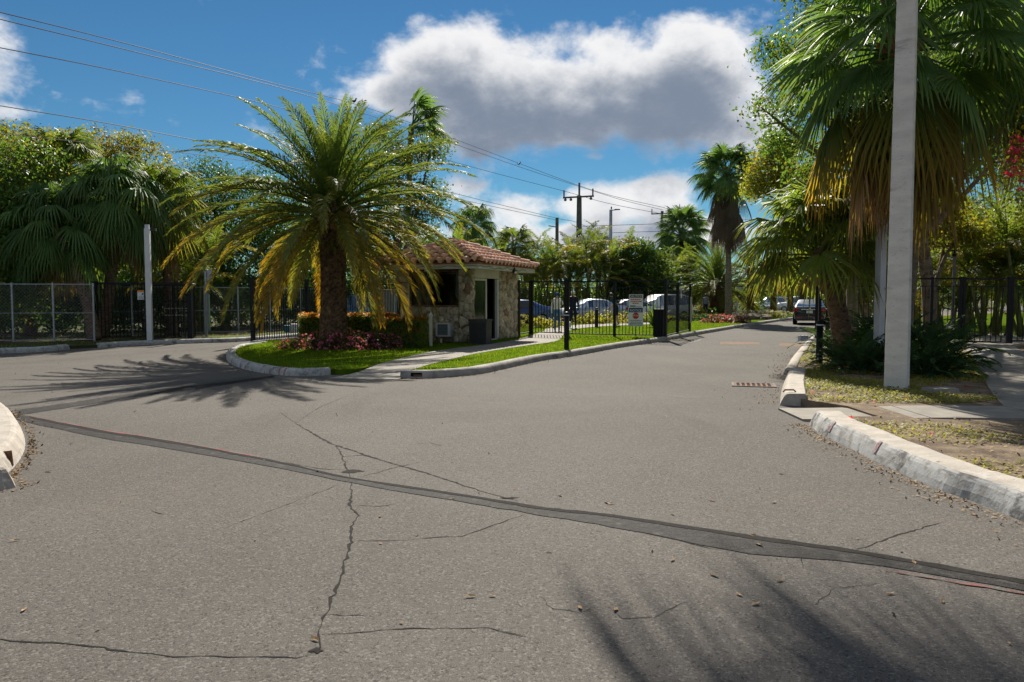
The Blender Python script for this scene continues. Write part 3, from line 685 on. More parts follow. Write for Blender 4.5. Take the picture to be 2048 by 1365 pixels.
# ground cover on the right verge
rv_near = [flat(p) for p in inner(path_r2, -1, .36)] + [flat(p) for p in inner(path_r3, -1, .26)[:20]] + [Vector((15, 27, 0)), Vector((14.0, 24, 0)), P(1920, 689), P(1956, 742), P(1984, 790), P(2000, 815), Vector((6.3, 10.75, 0)), Vector((4.3, 10.95, 0))]
X, Y = scatter(rv_near, 220000, (), lambda x, y: np.clip((vnoise(x, y, 1.7, 3) - .24) * 4.0 - np.clip((x - 6.6) * .55, 0, 1) * (y < 14), 0, 1))
def cover(X, Y, z, s, m, name, label, tintp=.12, hmax=.05):
    n = len(X); a = RS.uniform(0, 6.283, n); tl = RS.uniform(-.5, .9, n); ss = s * RS.uniform(.6, 1.3, n); zz = z + RS.uniform(.004, hmax, n)
    ux, uy = np.cos(a), np.sin(a); vx, vy = -uy, ux; ct, st = np.cos(tl), np.sin(tl)
    v = np.zeros((n, 4, 3))
    for k, (p, q) in enumerate(((-1, 0), (0, -.55), (1, 0), (0, .55))):
        v[:, k] = np.stack([X + ss * (ux * p * ct + vx * q), Y + ss * (uy * p * ct + vy * q), zz + ss * p * st], 1)
    t = np.repeat((RS.uniform(0, 1, n) < tintp).astype(float) * RS.uniform(.5, 1, n), 4); sh = np.repeat(RS.uniform(0, 1, n), 4)
    o = obj(name, npmesh(name, v.reshape(-1, 3), np.arange(4 * n).reshape(-1, 4), t, sh), m); tag(o, label, 'ground cover', kind='stuff'); return o
cover(X, Y, .11, .024, 'cover_leaf', 'ground_cover', 'low yellow green creeping plants round the concrete pole', .2)
rv_front = [Vector((4.0, -2, 0)), Vector((12, -2, 0)), Vector((12, 9.1, 0)), Vector((6.2, 9.35, 0)), Vector((4.6, 9.6, 0)), Vector((3.98, 9.6, 0))]
X, Y = scatter(rv_front, 60000, (), lambda x, y: np.clip((vnoise(x, y, 2.3, 5) - .38) * 4.0 - np.clip((x - 4.35) * 1.1, 0, 1.1) + .35, 0, 1))
cover(X, Y, .11, .021, 'cover_leaf', 'ground_cover', 'thin dry grass and weeds along the right foreground kerb', .35, .035)
X, Y = scatter(lv, 420000, (), lambda x, y: np.where((y < 34) & (x > -19), np.clip((vnoise(x, y, 1.1, 9) - .34) * 2.2 + .25 * (x > -12), 0, .8), 0))
blades('verge_grass', X, Y, .095, .08, .022, 'grass', 'patchy grass at the foot of the left fence', .2)
# small dry litter along the kerbs
def litter(path, side, n, w, z, label, s=.016, seed=0):
    pts = np.array([[p.x, p.y] for p in path]); i = RS.randint(0, len(path) - 1, n); f = RS.uniform(0, 1, n)
    p = pts[i] * (1 - f[:, None]) + pts[i + 1] * f[:, None]; t = pts[i + 1] - pts[i]; t /= np.linalg.norm(t, axis=1)[:, None] + 1e-9
    nrm = np.stack([-t[:, 1], t[:, 0]], 1) * -side; o = np.abs(RS.normal(0, w, n)) + .02
    q = p + nrm * o[:, None]
    return cover(q[:, 0], q[:, 1], z, s, 'dead_leaf', 'leaf_litter', label, 1, .006)
litter(path_r1[int(len(path_r1) * .3):], -1, 700, .14, .004, 'dry leaf crumbs at the foot of the right foreground kerb')
litter(path_lf[12:60], 1, 500, .06, .004, 'dry leaf crumbs round the left kerb nose', .02)
litter(path_lane[:60], 1, 900, .12, .004, 'dry leaf crumbs along the lane kerb')
litter(path_r2 + path_r3[:14], -1, 700, .18, .004, 'dry leaf crumbs by the drain and the broken kerb')
X, Y = scatter(rv_near + [], 5000, (), None); cover(X, Y, .112, .035, 'dead_leaf', 'leaf_litter', 'dry leaves strewn over the right verge', 1, .03)
X, Y = scatter(rv_front, 5000, (), None); cover(X, Y, .112, .024, 'dead_leaf', 'leaf_litter', 'dry crumbs on the sandy strip at the right edge', 1, .012)
X, Y = scatter([Vector((-9, 2.5, 0)), Vector((4, 2.5, 0)), Vector((10, 26, 0)), Vector((-14, 22, 0))], 650, (isl, lfi)); cover(X, Y, .003, .014, 'dead_leaf', 'leaf_litter', 'tiny dry specks scattered over the asphalt', 1, .006)
# single fallen leaves on the asphalt
lm = MB(); lm.add([(-.05, 0, .006), (-.02, -.018, .014), (.02, -.016, .012), (.055, 0, .02), (.02, .016, .006), (-.02, .018, .010), (0, 0, .003)], [(0, 1, 6), (1, 2, 6), (2, 3, 6), (3, 4, 6), (4, 5, 6), (5, 0, 6)])
leaf_me = lm.mesh('fallen_leaf'); leaf_me.materials.append(MATS['dead_leaf'])
LEAVES = [(1212, 1006), (1222, 1009), (1098, 1105), (1345, 1122), (1160, 1218), (1232, 1221), (1428, 1152), (1560, 1163), (1478, 1191), (1780, 1189), (1512, 1210), (630, 1281), (30, 1083), (48, 1222), (985, 1194),
          (1828, 1127), (1500, 820), (1563, 949), (1263, 915), (1423, 1002), (1548, 1006), (1885, 1205), (142, 889), (97, 945), (24, 944), (270, 824), (90, 852), (1345, 1030), (905, 1000), (940, 1195), (760, 1034), (1506, 1073), (1518, 1092), (1120, 992), (1925, 1024), (1945, 1030), (66, 856)]
for i, (a, b) in enumerate(LEAVES):
    p = P(a, b); o = obj('fallen_leaf', leaf_me, None, None, (p.x, p.y, .004), (random.uniform(-.08, .08), random.uniform(-.08, .08), random.uniform(0, 6.28)), random.uniform(.4, .68))
    tag(o, 'single curled dry leaf lying on the asphalt', 'leaf', 'dry leaves fallen on the asphalt')
PETALS = [(1670, 795), (1812, 797), (1718, 742), (1700, 836), (1746, 806), (1625, 786), (1862, 868), (1935, 775)]
pet_me = lm.mesh('fallen_petal'); pet_me.materials.append(MATS['petal_magenta'])
for i, (a, b) in enumerate(PETALS):
    p = P(a, b, .15); o = obj('fallen_petal', pet_me, None, None, (p.x, p.y, .15 if a > 1560 else .012), (random.uniform(-.4, .4), random.uniform(-.3, .3), random.uniform(0, 6.28)), random.uniform(.7, 1.1))
    tag(o, 'pink petal fallen on the right verge', 'petal', 'pink petals fallen near the concrete pole')
# ================================================================ gatehouse
hut = thing('gatehouse', 'small coral stone gatehouse with red barrel tile hip roof', 'gatehouse', (hut_c.x, hut_c.y, .12), SITE_RZ)
WH = 2.42
# stone faces are built from fitted rubble: Voronoi cells, shrunk and domed
def clip(poly, px, py, nx, ny):
    out = []
    for i in range(len(poly)):
        a, b = poly[i], poly[(i + 1) % len(poly)]
        da = (a[0] - px) * nx + (a[1] - py) * ny; db = (b[0] - px) * nx + (b[1] - py) * ny
        if da <= 0: out.append(a)
        if (da < 0 < db) or (db < 0 < da):
            t = da / (da - db); out.append((a[0] + (b[0] - a[0]) * t, a[1] + (b[1] - a[1]) * t))
    return out
def rubble(parent, rects, size, to3, seed):
    rr = random.Random(seed)
    for (x0, y0, x1, y1) in rects:
        n = max(3, int((x1 - x0) * (y1 - y0) / (size * size)))
        pts = [(rr.uniform(x0, x1), rr.uniform(y0, y1)) for _ in range(n)]
        for it in range(3):
            cells = []
            for i, p in enumerate(pts):
                poly = [(x0, y0), (x1, y0), (x1, y1), (x0, y1)]
                for j, q in enumerate(pts):
                    if i != j and poly:
                        poly = clip(poly, (p[0] + q[0]) / 2, (p[1] + q[1]) / 2, q[0] - p[0], q[1] - p[1])
                cells.append(poly)
            if it < 2: pts = [(sum(v[0] for v in c) / len(c), sum(v[1] for v in c) / len(c)) if len(c) > 2 else p for c, p in zip(cells, pts)]
        for poly, p in zip(cells, pts):
            if len(poly) < 3: continue
            cx, cy_ = sum(v[0] for v in poly) / len(poly), sum(v[1] for v in poly) / len(poly)
            ring = []
            for i in range(len(poly)):
                a, b = poly[i], poly[(i + 1) % len(poly)]
                ring.append(a); ring.append(((a[0] + b[0]) / 2, (a[1] + b[1]) / 2))
            k = len(ring); vs = []; dome = rr.uniform(.035, .085)
            for s, d in ((.97, -.02), (.92, .35), (.66, .85)):
                for i, (x, y) in enumerate(ring):
                    e = 1.0 if i % 2 == 0 else (1.0 + .03)
                    if s > .6 and i % 2 == 0: e = .93
                    jx = rr.uniform(-.018, .018); jy = rr.uniform(-.018, .018)
                    vs.append(to3(cx + (x - cx) * s * e + jx, cy_ + (y - cy_) * s * e + jy, dome * d + (rr.uniform(-.02, .02) if d > .2 else 0)))
            vs.append(to3(cx, cy_, dome + rr.uniform(-.01, .015)))
            fs = [(r * k + i, r * k + (i + 1) % k, (r + 1) * k + (i + 1) % k, (r + 1) * k + i) for r in range(2) for i in range(k)] + [(2 * k + i, 2 * k + (i + 1) % k, 3 * k) for i in range(k)]
            m = MB(); m.add(vs, fs)
            obj('stone', m.mesh('stone'), 'coral_rust' if rr.random() < .05 else 'coral_stone', parent)
w = MB()
SILL = 1.16
w.box((-HW / 2, .1, SILL / 2), (HW - .1, .16, SILL))                        # wall under the window
w.box((-.24, .12, WH / 2 + .002), (.46, .2, WH))                            # corner pier
w.box((-HW + .19, .12, WH / 2 + .003), (.36, .2, WH))                       # left pier
w.box((-.12, 3.2, WH / 2), (.2, 1.78, WH - .002))                           # side wall
w.box((-.12, .13, WH / 2 - .004), (.2, .22, WH))
w.box((-HW / 2, HD - .1, WH / 2 + .001), (HW - .1, .16, WH)); w.box((-HW + .11, HD / 2, WH / 2 - .002), (.16, HD - .2, WH))
wall = obj('wall', w, 'mortar', hut)
rubble(wall, [(-HW + .36, 0, -.46, SILL)], .22, lambda x, y, d: (x, -d + .02, y), 1)
rubble(wall, [(-HW, 0, -HW + .36, WH)], .27, lambda x, y, d: (x, -d + .02, y), 2)
rubble(wall, [(-.46, 0, .03, WH)], .25, lambda x, y, d: (x, -d + .02, y), 3)
rubble(wall, [(-.02, 0, .24, WH)], .24, lambda x, y, d: (-.02 + d, x, y), 4)
rubble(wall, [(2.32, 0, HD, WH)], .27, lambda x, y, d: (-.02 + d, x, y), 5)
f = MB(); f.box((-HW / 2, HD / 2, .01), (HW - .2, HD - .2, .02)); obj('floor', f, 'concrete', hut)
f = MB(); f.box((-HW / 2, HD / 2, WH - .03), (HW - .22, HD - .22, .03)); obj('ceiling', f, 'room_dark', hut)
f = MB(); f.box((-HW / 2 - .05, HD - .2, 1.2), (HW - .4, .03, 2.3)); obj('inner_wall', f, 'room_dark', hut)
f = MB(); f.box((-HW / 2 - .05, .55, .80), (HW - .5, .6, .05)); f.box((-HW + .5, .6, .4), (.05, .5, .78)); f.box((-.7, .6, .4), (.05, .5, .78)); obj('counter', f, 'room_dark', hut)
# front window
wx0, wx1, wz0, wz1 = -HW + .37, -.47, SILL + .01, WH - .06
win = MB()
for (x0, x1, z0, z1) in ((wx0, wx0 + .05, wz0, wz1), (wx1 - .05, wx1, wz0, wz1), (wx0 + .05, wx1 - .05, wz0, wz0 + .05), (wx0 + .05, wx1 - .05, wz1 - .05, wz1)):
    win.box(((x0 + x1) / 2, .1, (z0 + z1) / 2), (x1 - x0, .07, z1 - z0))
wn = obj('window', win, 'trunk_brown', hut)
p_ = MB(); p_.box(((wx0 + wx1) / 2, .1, (wz0 + wz1) / 2), (wx1 - wx0 - .08, .008, wz1 - wz0 - .08)); obj('pane', p_, 'window_glass', wn)
s_ = MB(); s_.box((wx0 - .02, .0, (SILL + WH) / 2), (.035, .1, WH - SILL - .02)); obj('window_trim', s_, 'cream', wn)
# side opening: beam, sliding glass door, jambs
bm_ = MB(); bm_.box((-.1, 1.28, 2.27), (.22, 2.06, .29)); obj('lintel', bm_, 'cream_wall', hut)
door = MB()
DZ = 2.11
for (y0, y1, z0, z1) in ((.27, .33, .03, DZ), (1.26, 1.36, .03, DZ), (.33, 1.26, .03, .10), (.33, 1.26, DZ - .07, DZ)):
    door.box((-.07, (y0 + y1) / 2, (z0 + z1) / 2), (.045, y1 - y0, z1 - z0))
dr = obj('sliding_door', door, 'cream', hut)
p_ = MB(); p_.box((-.07, .80, 1.07), (.008, .92, 1.92)); obj('pane', p_, 'green_glass', dr)
p_ = MB(); p_.box((-.16, .80, 1.07), (.02, .96, 1.95)); obj('blind', p_, 'curtain_green', dr)
j = MB(); j.box((-.06, 2.24, 1.07), (.10, .10, 2.08)); j.box((-.07, 1.28, .012), (.1, 1.9, .03)); obj('door_jamb', j, 'alu_white', hut)
# roof
EO, EZ = .62, 2.50                                   # overhang, eave height
fa = MB()
x0, x1, y0, y1 = -HW - EO, EO - .1, -EO, HD + EO - .2
for c_, d_ in ((((x0 + x1) / 2, y0 + .02, EZ - .02), (x1 - x0, .04, .19)), (((x0 + x1) / 2, y1 - .02, EZ - .02), (x1 - x0, .04, .19)), ((x0 + .02, (y0 + y1) / 2, EZ - .021), (.04, y1 - y0 - .08, .19)), ((x1 - .02, (y0 + y1) / 2, EZ - .021), (.04, y1 - y0 - .08, .19))):
    fa.box(c_, d_)
obj('fascia', fa, 'fascia', hut)
so = MB(); so.box(((x0 + x1) / 2, (y0 + y1) / 2, EZ - .07), (x1 - x0 - .09, y1 - y0 - .09, .05)); obj('soffit', so, 'fascia', hut)
RZ = 3.33; hw = (x1 - x0) / 2; xm = (x0 + x1) / 2
ra, rb = Vector((xm, y0 + hw, RZ)), Vector((xm, y1 - hw, RZ))
ex = .06
A, B, C_, D_ = Vector((x0 - ex, y0 - ex, EZ + .085)), Vector((x1 + ex, y0 - ex, EZ + .085)), Vector((x1 + ex, y1 + ex, EZ + .085)), Vector((x0 - ex, y1 + ex, EZ + .085))
rm = MB(); rm.add([A, B, C_, D_, ra, rb] + [v - Vector((0, 0, .05)) for v in (A, B, C_, D_)], [(0, 1, 4), (1, 2, 5, 4), (2, 3, 5), (3, 0, 4, 5), (0, 6, 7, 1), (1, 7, 8, 2), (2, 8, 9, 3), (3, 9, 6, 0), (6, 9, 8, 7)])
roof = obj('roof', rm, 'tile_dark', hut)
TP, TL = .315, .40                                   # tile pitch and exposure
def tile_mesh(r0, r1, L, n=8, nm='tile', th=.02):
    m = MB(); vs = []
    for y, r, lift in ((-L * .62, r0, .035), (L * .5, r1, .0)):
        for rr_ in (r, r - th):
            for k in range(n + 1):
                a = math.pi * k / n; vs.append((math.cos(a) * rr_, y, math.sin(a) * rr_ * .85 + lift))
    q = n + 1; fs = []
    for k in range(n):
        fs += [(k, k + 1, 2 * q + k + 1, 2 * q + k), (q + k + 1, q + k, 3 * q + k, 3 * q + k + 1), (k + 1, k, q + k, q + k + 1)]
    m.add(vs, fs); me = m.mesh(nm); shade_smooth(me); me.materials.append(MATS['tile']); return me
tile_me = tile_mesh(.115, .092, TL); 
pan_me = MB(); 
pvs = []
for y, z in ((-TL * .58, .03), (TL * .5, .004)):
    for k in range(5): a = math.pi * k / 4; pvs.append((-math.cos(a) * .085, y, .05 - math.sin(a) * .045 + z))
for y, z in ((-TL * .58, .012), (TL * .5, -.01)):
    for k in range(5): a = math.pi * k / 4; pvs.append((-math.cos(a) * .085, y, .05 - math.sin(a) * .045 + z))
pan_me.add(pvs, [(k, k + 1, 6 + k, 5 + k) for k in range(4)] + [(k + 1, k, 10 + k, 11 + k) for k in range(4)])
pan_me = shade_smooth(pan_me.mesh('pan_tile')); pan_me.materials.append(MATS['tile'])
cap_me = tile_mesh(.135, .11, .42, nm='hip_tile', th=.022)
def orient(X, Y, Z, loc): return Matrix(((X.x, Y.x, Z.x, loc.x), (X.y, Y.y, Z.y, loc.y), (X.z, Y.z, Z.z, loc.z), (0, 0, 0, 1)))
def slope_tiles(e0, e1, r0, r1):
    ex_ = (e1 - e0).normalized(); nrm = ex_.cross((r0 - e0)).normalized(); up = nrm.cross(ex_).normalized()
    W = (e1 - e0).length; H = (r0 - e0).dot(up); a0 = (r0 - e0).dot(ex_); a1 = (r1 - e0).dot(ex_)
    rows = int(H / TL) + 1; cols = int(W / TP)
    for c in range(cols):
        u = W / 2 + (c - (cols - 1) / 2) * TP
        for r in range(rows):
            v = (r + .42) * TL
            lo, hi = a0 * min(1, v / H), W + (a1 - W) * min(1, v / H)
            if v > H - .1 or u < lo + .02 or u > hi - .02: continue
            jx = random.uniform(-.008, .008)
            o = obj('tile', tile_me, None, roof); o.matrix_local = orient(ex_, up, nrm, e0 + ex_ * (u + jx) + up * (v + random.uniform(-.012, .012)) + nrm * .018)
        for r in range(rows):
            v = (r + .42) * TL; u2 = u + TP / 2
            lo, hi = a0 * min(1, v / H), W + (a1 - W) * min(1, v / H)
            if v > H - .1 or u2 < lo + .05 or u2 > hi - .05: continue
            o = obj('pan_tile', pan_me, None, roof); o.matrix_local = orient(ex_, up, nrm, e0 + ex_ * u2 + up * v + nrm * (-.012))
slope_tiles(A, B, ra, ra); slope_tiles(B, C_, ra, rb); slope_tiles(C_, D_, rb, rb); slope_tiles(D_, A, rb, ra)
def caps(p, q):
    t = (q - p); L = t.length; t.normalize(); x = t.cross(Vector((0, 0, 1))).normalized(); z = x.cross(t).normalized()
    n = int(L / .38)
    for i in range(n):
        o = obj('hip_tile', cap_me, None, roof); o.matrix_local = orient(x, t, z, p + t * ((i + .55) * L / n) + z * .055)
for q in (A, B): caps(q, ra)
for q in (C_, D_): caps(q, rb)
caps(ra, rb)
# floodlights under the eave, cable
def flood(x, y, rz, m='black_plastic'):
    f = obj('floodlight', MB().box((0, 0, 0), (.16, .09, .10)).box((0, .05, .08), (.04, .04, .1)), m, hut, (x, y, EZ - .13), (rad(25), 0, rz))
    obj('lens', MB().box((0, -.052, 0), (.13, .012, .075)), 'lamp_clear', f)
flood(x1 + .05, 2.35, rad(80)); flood(-1.25, y0 - .06, 0, 'cream')
cb = MB(); cb.tube([(x1 + .012, y0 + i * .22, EZ - .05 + .03 * math.sin(i * 1.9) + .02 * math.sin(i * .7)) for i in range(20)], .008, 5); cb.tube([(x1 - i * .22, y0 - .012, EZ - .04 + .025 * math.sin(i * 1.7)) for i in range(14)], .008, 5); obj('cable', cb, 'pole_dark', hut)
# window air conditioner, pipe and hook on the front wall
ac = thing('air_conditioner', 'white window air conditioner set low in the gatehouse stone wall', 'air conditioner', tuple(hut_c + BX * -.92 - AX * .02 + Vector((0, 0, .42))), SITE_RZ)
a_ = MB()
for (xx, zz, ww, hh) in ((-.22, 0, .05, .44), (.22, 0, .05, .44), (0, .2, .39, .045), (0, -.2, .39, .045)): a_.box((xx, -.16, zz), (ww, .2, hh))
obj('housing', a_, 'alu_white', ac); obj('grille', MB().box((0, -.14, 0), (.39, .16, .36)), 'ac_grille', ac)
for i in range(7): obj('louvre', MB().box((0, -.226, -.14 + i * .046), (.385, .008, .012)), 'sign_grey', ac)
pp = obj('drain_pipe', shade_smooth(MB().tube([hut_c + BX * -.60 - AX * .14 + Vector((0, 0, -.02)), hut_c + BX * -.66 - AX * .12 + Vector((0, 0, .55)), hut_c + BX * -.66 - AX * .10 + Vector((0, 0, .72))], .035, 8).mesh()), 'galv')
tag(pp, 'grey pipe leaning on the gatehouse wall beside the air conditioner', 'pipe')
pp = obj('pipe_stub', MB().tube([hut_c + BX * -.98 - AX * .25 + Vector((0, 0, -.01)), hut_c + BX * -.98 - AX * .25 + Vector((0, 0, .13))], .035, 8), 'alu_white')
tag(pp, 'short white pipe stub rising below the air conditioner', 'pipe')
# litter bin
bc = P(961, 688, .12)
bn_ = thing('litter_bin', 'dark brown square litter bin at the gatehouse corner', 'bin', (bc.x, bc.y, .118), SITE_RZ + rad(4))
b_ = MB(); b_.box((0, 0, .36), (.56, .5, .72), 0, 1.05); obj('body', b_, 'bin_brown', bn_)
b_ = MB(); b_.box((0, 0, .755), (.63, .57, .07), 0, .97); obj('lid', b_, 'bin_brown', bn_)
for sx in (-1, 1): obj('panel', MB().box((sx * .14, -.262, .36), (.25, .012, .62)), 'black_plastic', bn_)
# cream stake on the lawn
sc_ = P(862, 693, LZ)
st = thing('marker_post', 'slim cream wooden post with pointed cap on the lawn', 'post', (sc_.x, sc_.y, LZ - .02))
obj('shaft', MB().box((0, 0, .45), (.085, .085, .94)), 'cream', st)
obj('cap', MB().box((0, 0, .95), (.11, .11, .06)).add([(-.05, -.05, .98), (.05, -.05, .98), (.05, .05, .98), (-.05, .05, .98), (0, 0, 1.07)], [(0, 1, 4), (1, 2, 4), (2, 3, 4), (3, 0, 4)]), 'cream', st)

# ================================================================ fences
def fence(name, label, p0, p1, H, posts, spacing=.13, pw=.022, postw=.085, rail=.05, z=.1, low=.10, drop=.26, cap=True, m='black_metal', group=None, cat='fence', mid=None):
    p0, p1 = flat(p0), flat(p1); L = (p1 - p0).length; rz = math.atan2((p1 - p0).y, (p1 - p0).x)
    t = thing(name, label, cat, (p0.x, p0.y, z), rz, group)
    for i, s in enumerate(posts):
        m_ = MB(); m_.box((s * L, 0, H / 2), (postw, postw, H + .02))
        if cap: m_.box((s * L, 0, H + .025), (postw + .02, postw + .02, .03))
        obj('post', m_, m, t)
    ps = sorted(posts)
    for a, b in zip(ps[:-1], ps[1:]):
        x0_, x1_ = a * L + postw / 2, b * L - postw / 2
        for zz, hh in ((H - .02, rail), (H - drop, rail * .5), (low, rail * .8)) + (((mid, rail * .6),) if mid else ()):
            obj('rail', MB().box(((x0_ + x1_) / 2, 0, zz), (x1_ - x0_, rail * .8, hh)), m, t)
        n = max(1, int(round((x1_ - x0_) / spacing))); me = None
        for k in range(1, n):
            if me is None:
                me = MB().box((0, 0, (low + H - drop) / 2), (pw, pw, H - drop - low - .01)).mesh('picket'); me.materials.append(MATS[m])
            obj('picket', me, None, t, (x0_ + (x1_ - x0_) * k / n, 0, 0))
    return t
FA, FB = Vector((.85, 30.35, 0)), PD(1330, 672, 28.6)
fence('picket_fence', 'black picket fence with caution signs between walk and lane', PD(1136, 600, 29.9), FB, 2.12, [0, .49, 1.0], postw=.095)
gate_end = flat(FB) + AX * 5.6
gl = fence('gate_leaf', 'black picket gate leaf standing open along the left of the lane', flat(FB) + AX * .12, gate_end, 2.08, [0, .45, 1.0], z=.06, low=.12, cat='gate', postw=.1, spacing=.17, pw=.018)
obj('perforated_panel', MB().box((5.6 - .26, -.075, 1.0), (.42, .012, 1.12)), 'sign_beige', gl)
for i in range(12):
    obj('louvre', MB().box((5.6 - .26, -.085, .5 + i * .088), (.36, .012, .02)), 'grey_board', gl)
obj('warning_plate', MB().box((3.0, -.05, 1.72), (.26, .012, .42)), 'sign_white', gl); obj('plate_mark', MB().box((3.0, -.06, 1.78), (.12, .01, .18)), 'sign_grey', gl)
op = obj('gate_motor', MB().box((0, 0, .52), (.36, .3, 1.0)).box((0, 0, 1.04), (.4, .34, .05)), 'black_metal', None, tuple(flat(FB) + BX * -.28 + AX * .25 + Vector((0, 0, .1))), (0, 0, SITE_RZ))
tag(op, 'black box shaped gate motor behind the corner post', 'gate motor')
q_ = PD(1667, 640, 23.5); op = thing('gate_motor', 'black gate motor box right of the right bollard', 'gate motor', (q_.x, q_.y, .1), SITE_RZ); obj('housing', MB().box((0, 0, .55), (.42, .5, 1.08)), 'black_metal', op); obj('lid', MB().box((0, 0, 1.12), (.46, .54, .06)), 'black_plastic', op)
fence('pedestrian_gate', 'black pedestrian gate across the concrete walk', PD(1064, 600, 31.0), PD(1131, 600, 30.1), 2.12, [0, 1.0], cat='gate', z=.115)
fence('picket_fence', 'short black fence panel between gatehouse and pedestrian gate', PD(1038, 600, 29.3), PD(1060, 600, 31.0), 2.1, [0, 1.0], spacing=.16, z=.11, pw=.018)
lg0, lg1 = PD(505, 600, 26.0), PD(749, 600, 34.0)
fence('sliding_gate', 'long black picket gate behind the date palm', lg0, lg1, 2.2, [0, .38, .7, 1.0], spacing=.14, z=.03, cat='gate', postw=.12)
fence('picket_fence', 'black fence panel with close pickets left of the gatehouse', PD(755, 600, 33.4), PD(798, 600, 32.2), 2.05, [0, 1.0], spacing=.115, z=.1)
gb = PD(775, 600, 35.2); gbx = thing('utility_cabinet', 'grey utility cabinet behind the close picket panel', 'cabinet', (gb.x - .1, gb.y, .09), rad(-5))
obj('body', MB().box((0, 0, .9), (.86, .5, 1.8)), 'grey_board', gbx); obj('door', MB().box((-.2, -.262, .9), (.4, .02, 1.68)), 'sign_beige', gbx); obj('lid', MB().box((0, 0, 1.83), (.92, .56, .07)), 'pale_wall', gbx)
rf0 = PD(1830, 600, 25.3)
fence('picket_fence', 'black picket fence left of the right hand gate, behind the dark shrubs', PD(1640, 600, 25.6), PD(1920, 600, 25.0), 2.12, [0, .2, .4, .6, .8, 1.0], spacing=.16, z=.1)
fence('pedestrian_gate', 'black picket gate across the shaded right hand walk', PD(1928, 600, 25.0), PD(2018, 600, 24.9), 2.1, [0, 1.0], spacing=.16, z=.11, cat='gate', low=.05)
fence('picket_fence', 'black picket fence running out of frame right of the shaded walk', PD(2024, 600, 24.9), PD(2400, 600, 24.3), 2.12, [0, .35, .7, 1.0], spacing=.16, z=.1)
rg0 = P(1634, 684, .1)
fence('gate_leaf', 'black gate leaf standing open along the right kerb beyond the bollard', rg0, flat(rg0) + AX * 5.4, 2.0, [0, .5, 1.0], z=.05, cat='gate', postw=.16)
# turnstile enclosure at the left
tA, tB, tC = PD(190, 600, 27.6), PD(294, 600, 27.8), PD(380, 600, 27.6)
fence('picket_fence', 'black enclosure fence with turnstile in front of the chain link', tA, tC, 2.03, [0, .55, 1.0], spacing=.13, postw=.15, drop=.06, z=.09)
tv = flat(PD(347, 600, 28.6)); ts = thing('turnstile', 'tall black turnstile cage behind the enclosure pickets', 'turnstile', (tv.x, tv.y, .09), rad(20))
obj('column', MB().tube([(0, 0, 0), (0, 0, 2.0)], .05, 10), 'black_metal', ts)
for k in range(3):
    for z_ in (.35, .6, .85, 1.1, 1.35, 1.6):
        a = rad(120 * k + 10); obj('arm', MB().bar((math.cos(a) * .05, math.sin(a) * .05, z_), (math.cos(a) * .62, math.sin(a) * .62, z_), .032), 'galv' if z_ in (.85, 1.1) else 'black_metal', ts)
cg = MB().box((0, 0, 0), (.03, .03, 1.9)).mesh('cage_bar'); cg.materials.append(MATS['black_metal'])
for k in range(14): a = rad(-60 + k * 14); obj('cage_bar', cg, None, ts, (math.cos(a) * .72, math.sin(a) * .72, .98))
obj('canopy', MB().lathe([(.78, 1.94), (.78, 2.0), (.7, 2.03)], n=24), 'black_metal', ts)
# chain link fence with posts and rails
def chainlink(label, p0, p1, H, nposts, z=.09, pitch=.115, group=None):
    p0, p1 = flat(p0), flat(p1); L = (p1 - p0).length; rz = math.atan2((p1 - p0).y, (p1 - p0).x)
    t = thing('chain_link_fence', label, 'fence', (p0.x, p0.y, z), rz)
    for i in range(nposts): obj('post', MB().tube([(L * i / (nposts - 1), .03, 0), (L * i / (nposts - 1), .03, H + .05)], .035, 8), 'galv', t)
    for zz in (H, H * .5, .06): obj('rail', MB().tube([(0, .03, zz), (L, .03, zz)], .02 if zz > 1 else .013, 6), 'galv', t)
    m = MB(); n = int(L / pitch); w_ = .0038
    for s in (1, -1):
        for i in range(-int(H / pitch), n + int(H / pitch)):
            xa = i * pitch; xb = xa + s * H
            za, zb = 0.04, H
            if s > 0:
                if xa < 0: za += -xa; xa = 0
                if xb > L: zb -= xb - L; xb = L
            else:
                if xa > L: za += xa - L; xa = L
                if xb < 0: zb += xb; xb = 0
            if zb - za < .05 or xa > L or xb > L + .001 or xa < -.001 or xb < -.001: continue
            m.add([(xa - w_, -.002 * s, za), (xa + w_, -.002 * s, za), (xb + w_, -.002 * s, zb), (xb - w_, -.002 * s, zb)], [(0, 1, 2, 3)])
    o = obj('wire_mesh', m, 'wire_dark', t); o['kind'] = 'stuff'
    return t
chainlink('chain link fence at the far left in front of the fan palms', PD(-320, 600, 25.2), PD(186, 600, 26.6), 1.95, 7)
chainlink('chain link fence beyond the turnstile, behind the drooping date palm fronds', PD(184, 600, 29.6), PD(540, 600, 34.0), 1.92, 6)
chainlink('chain link fence seen through the long sliding gate', PD(540, 600, 34.05), PD(700, 600, 44), 1.92, 4)

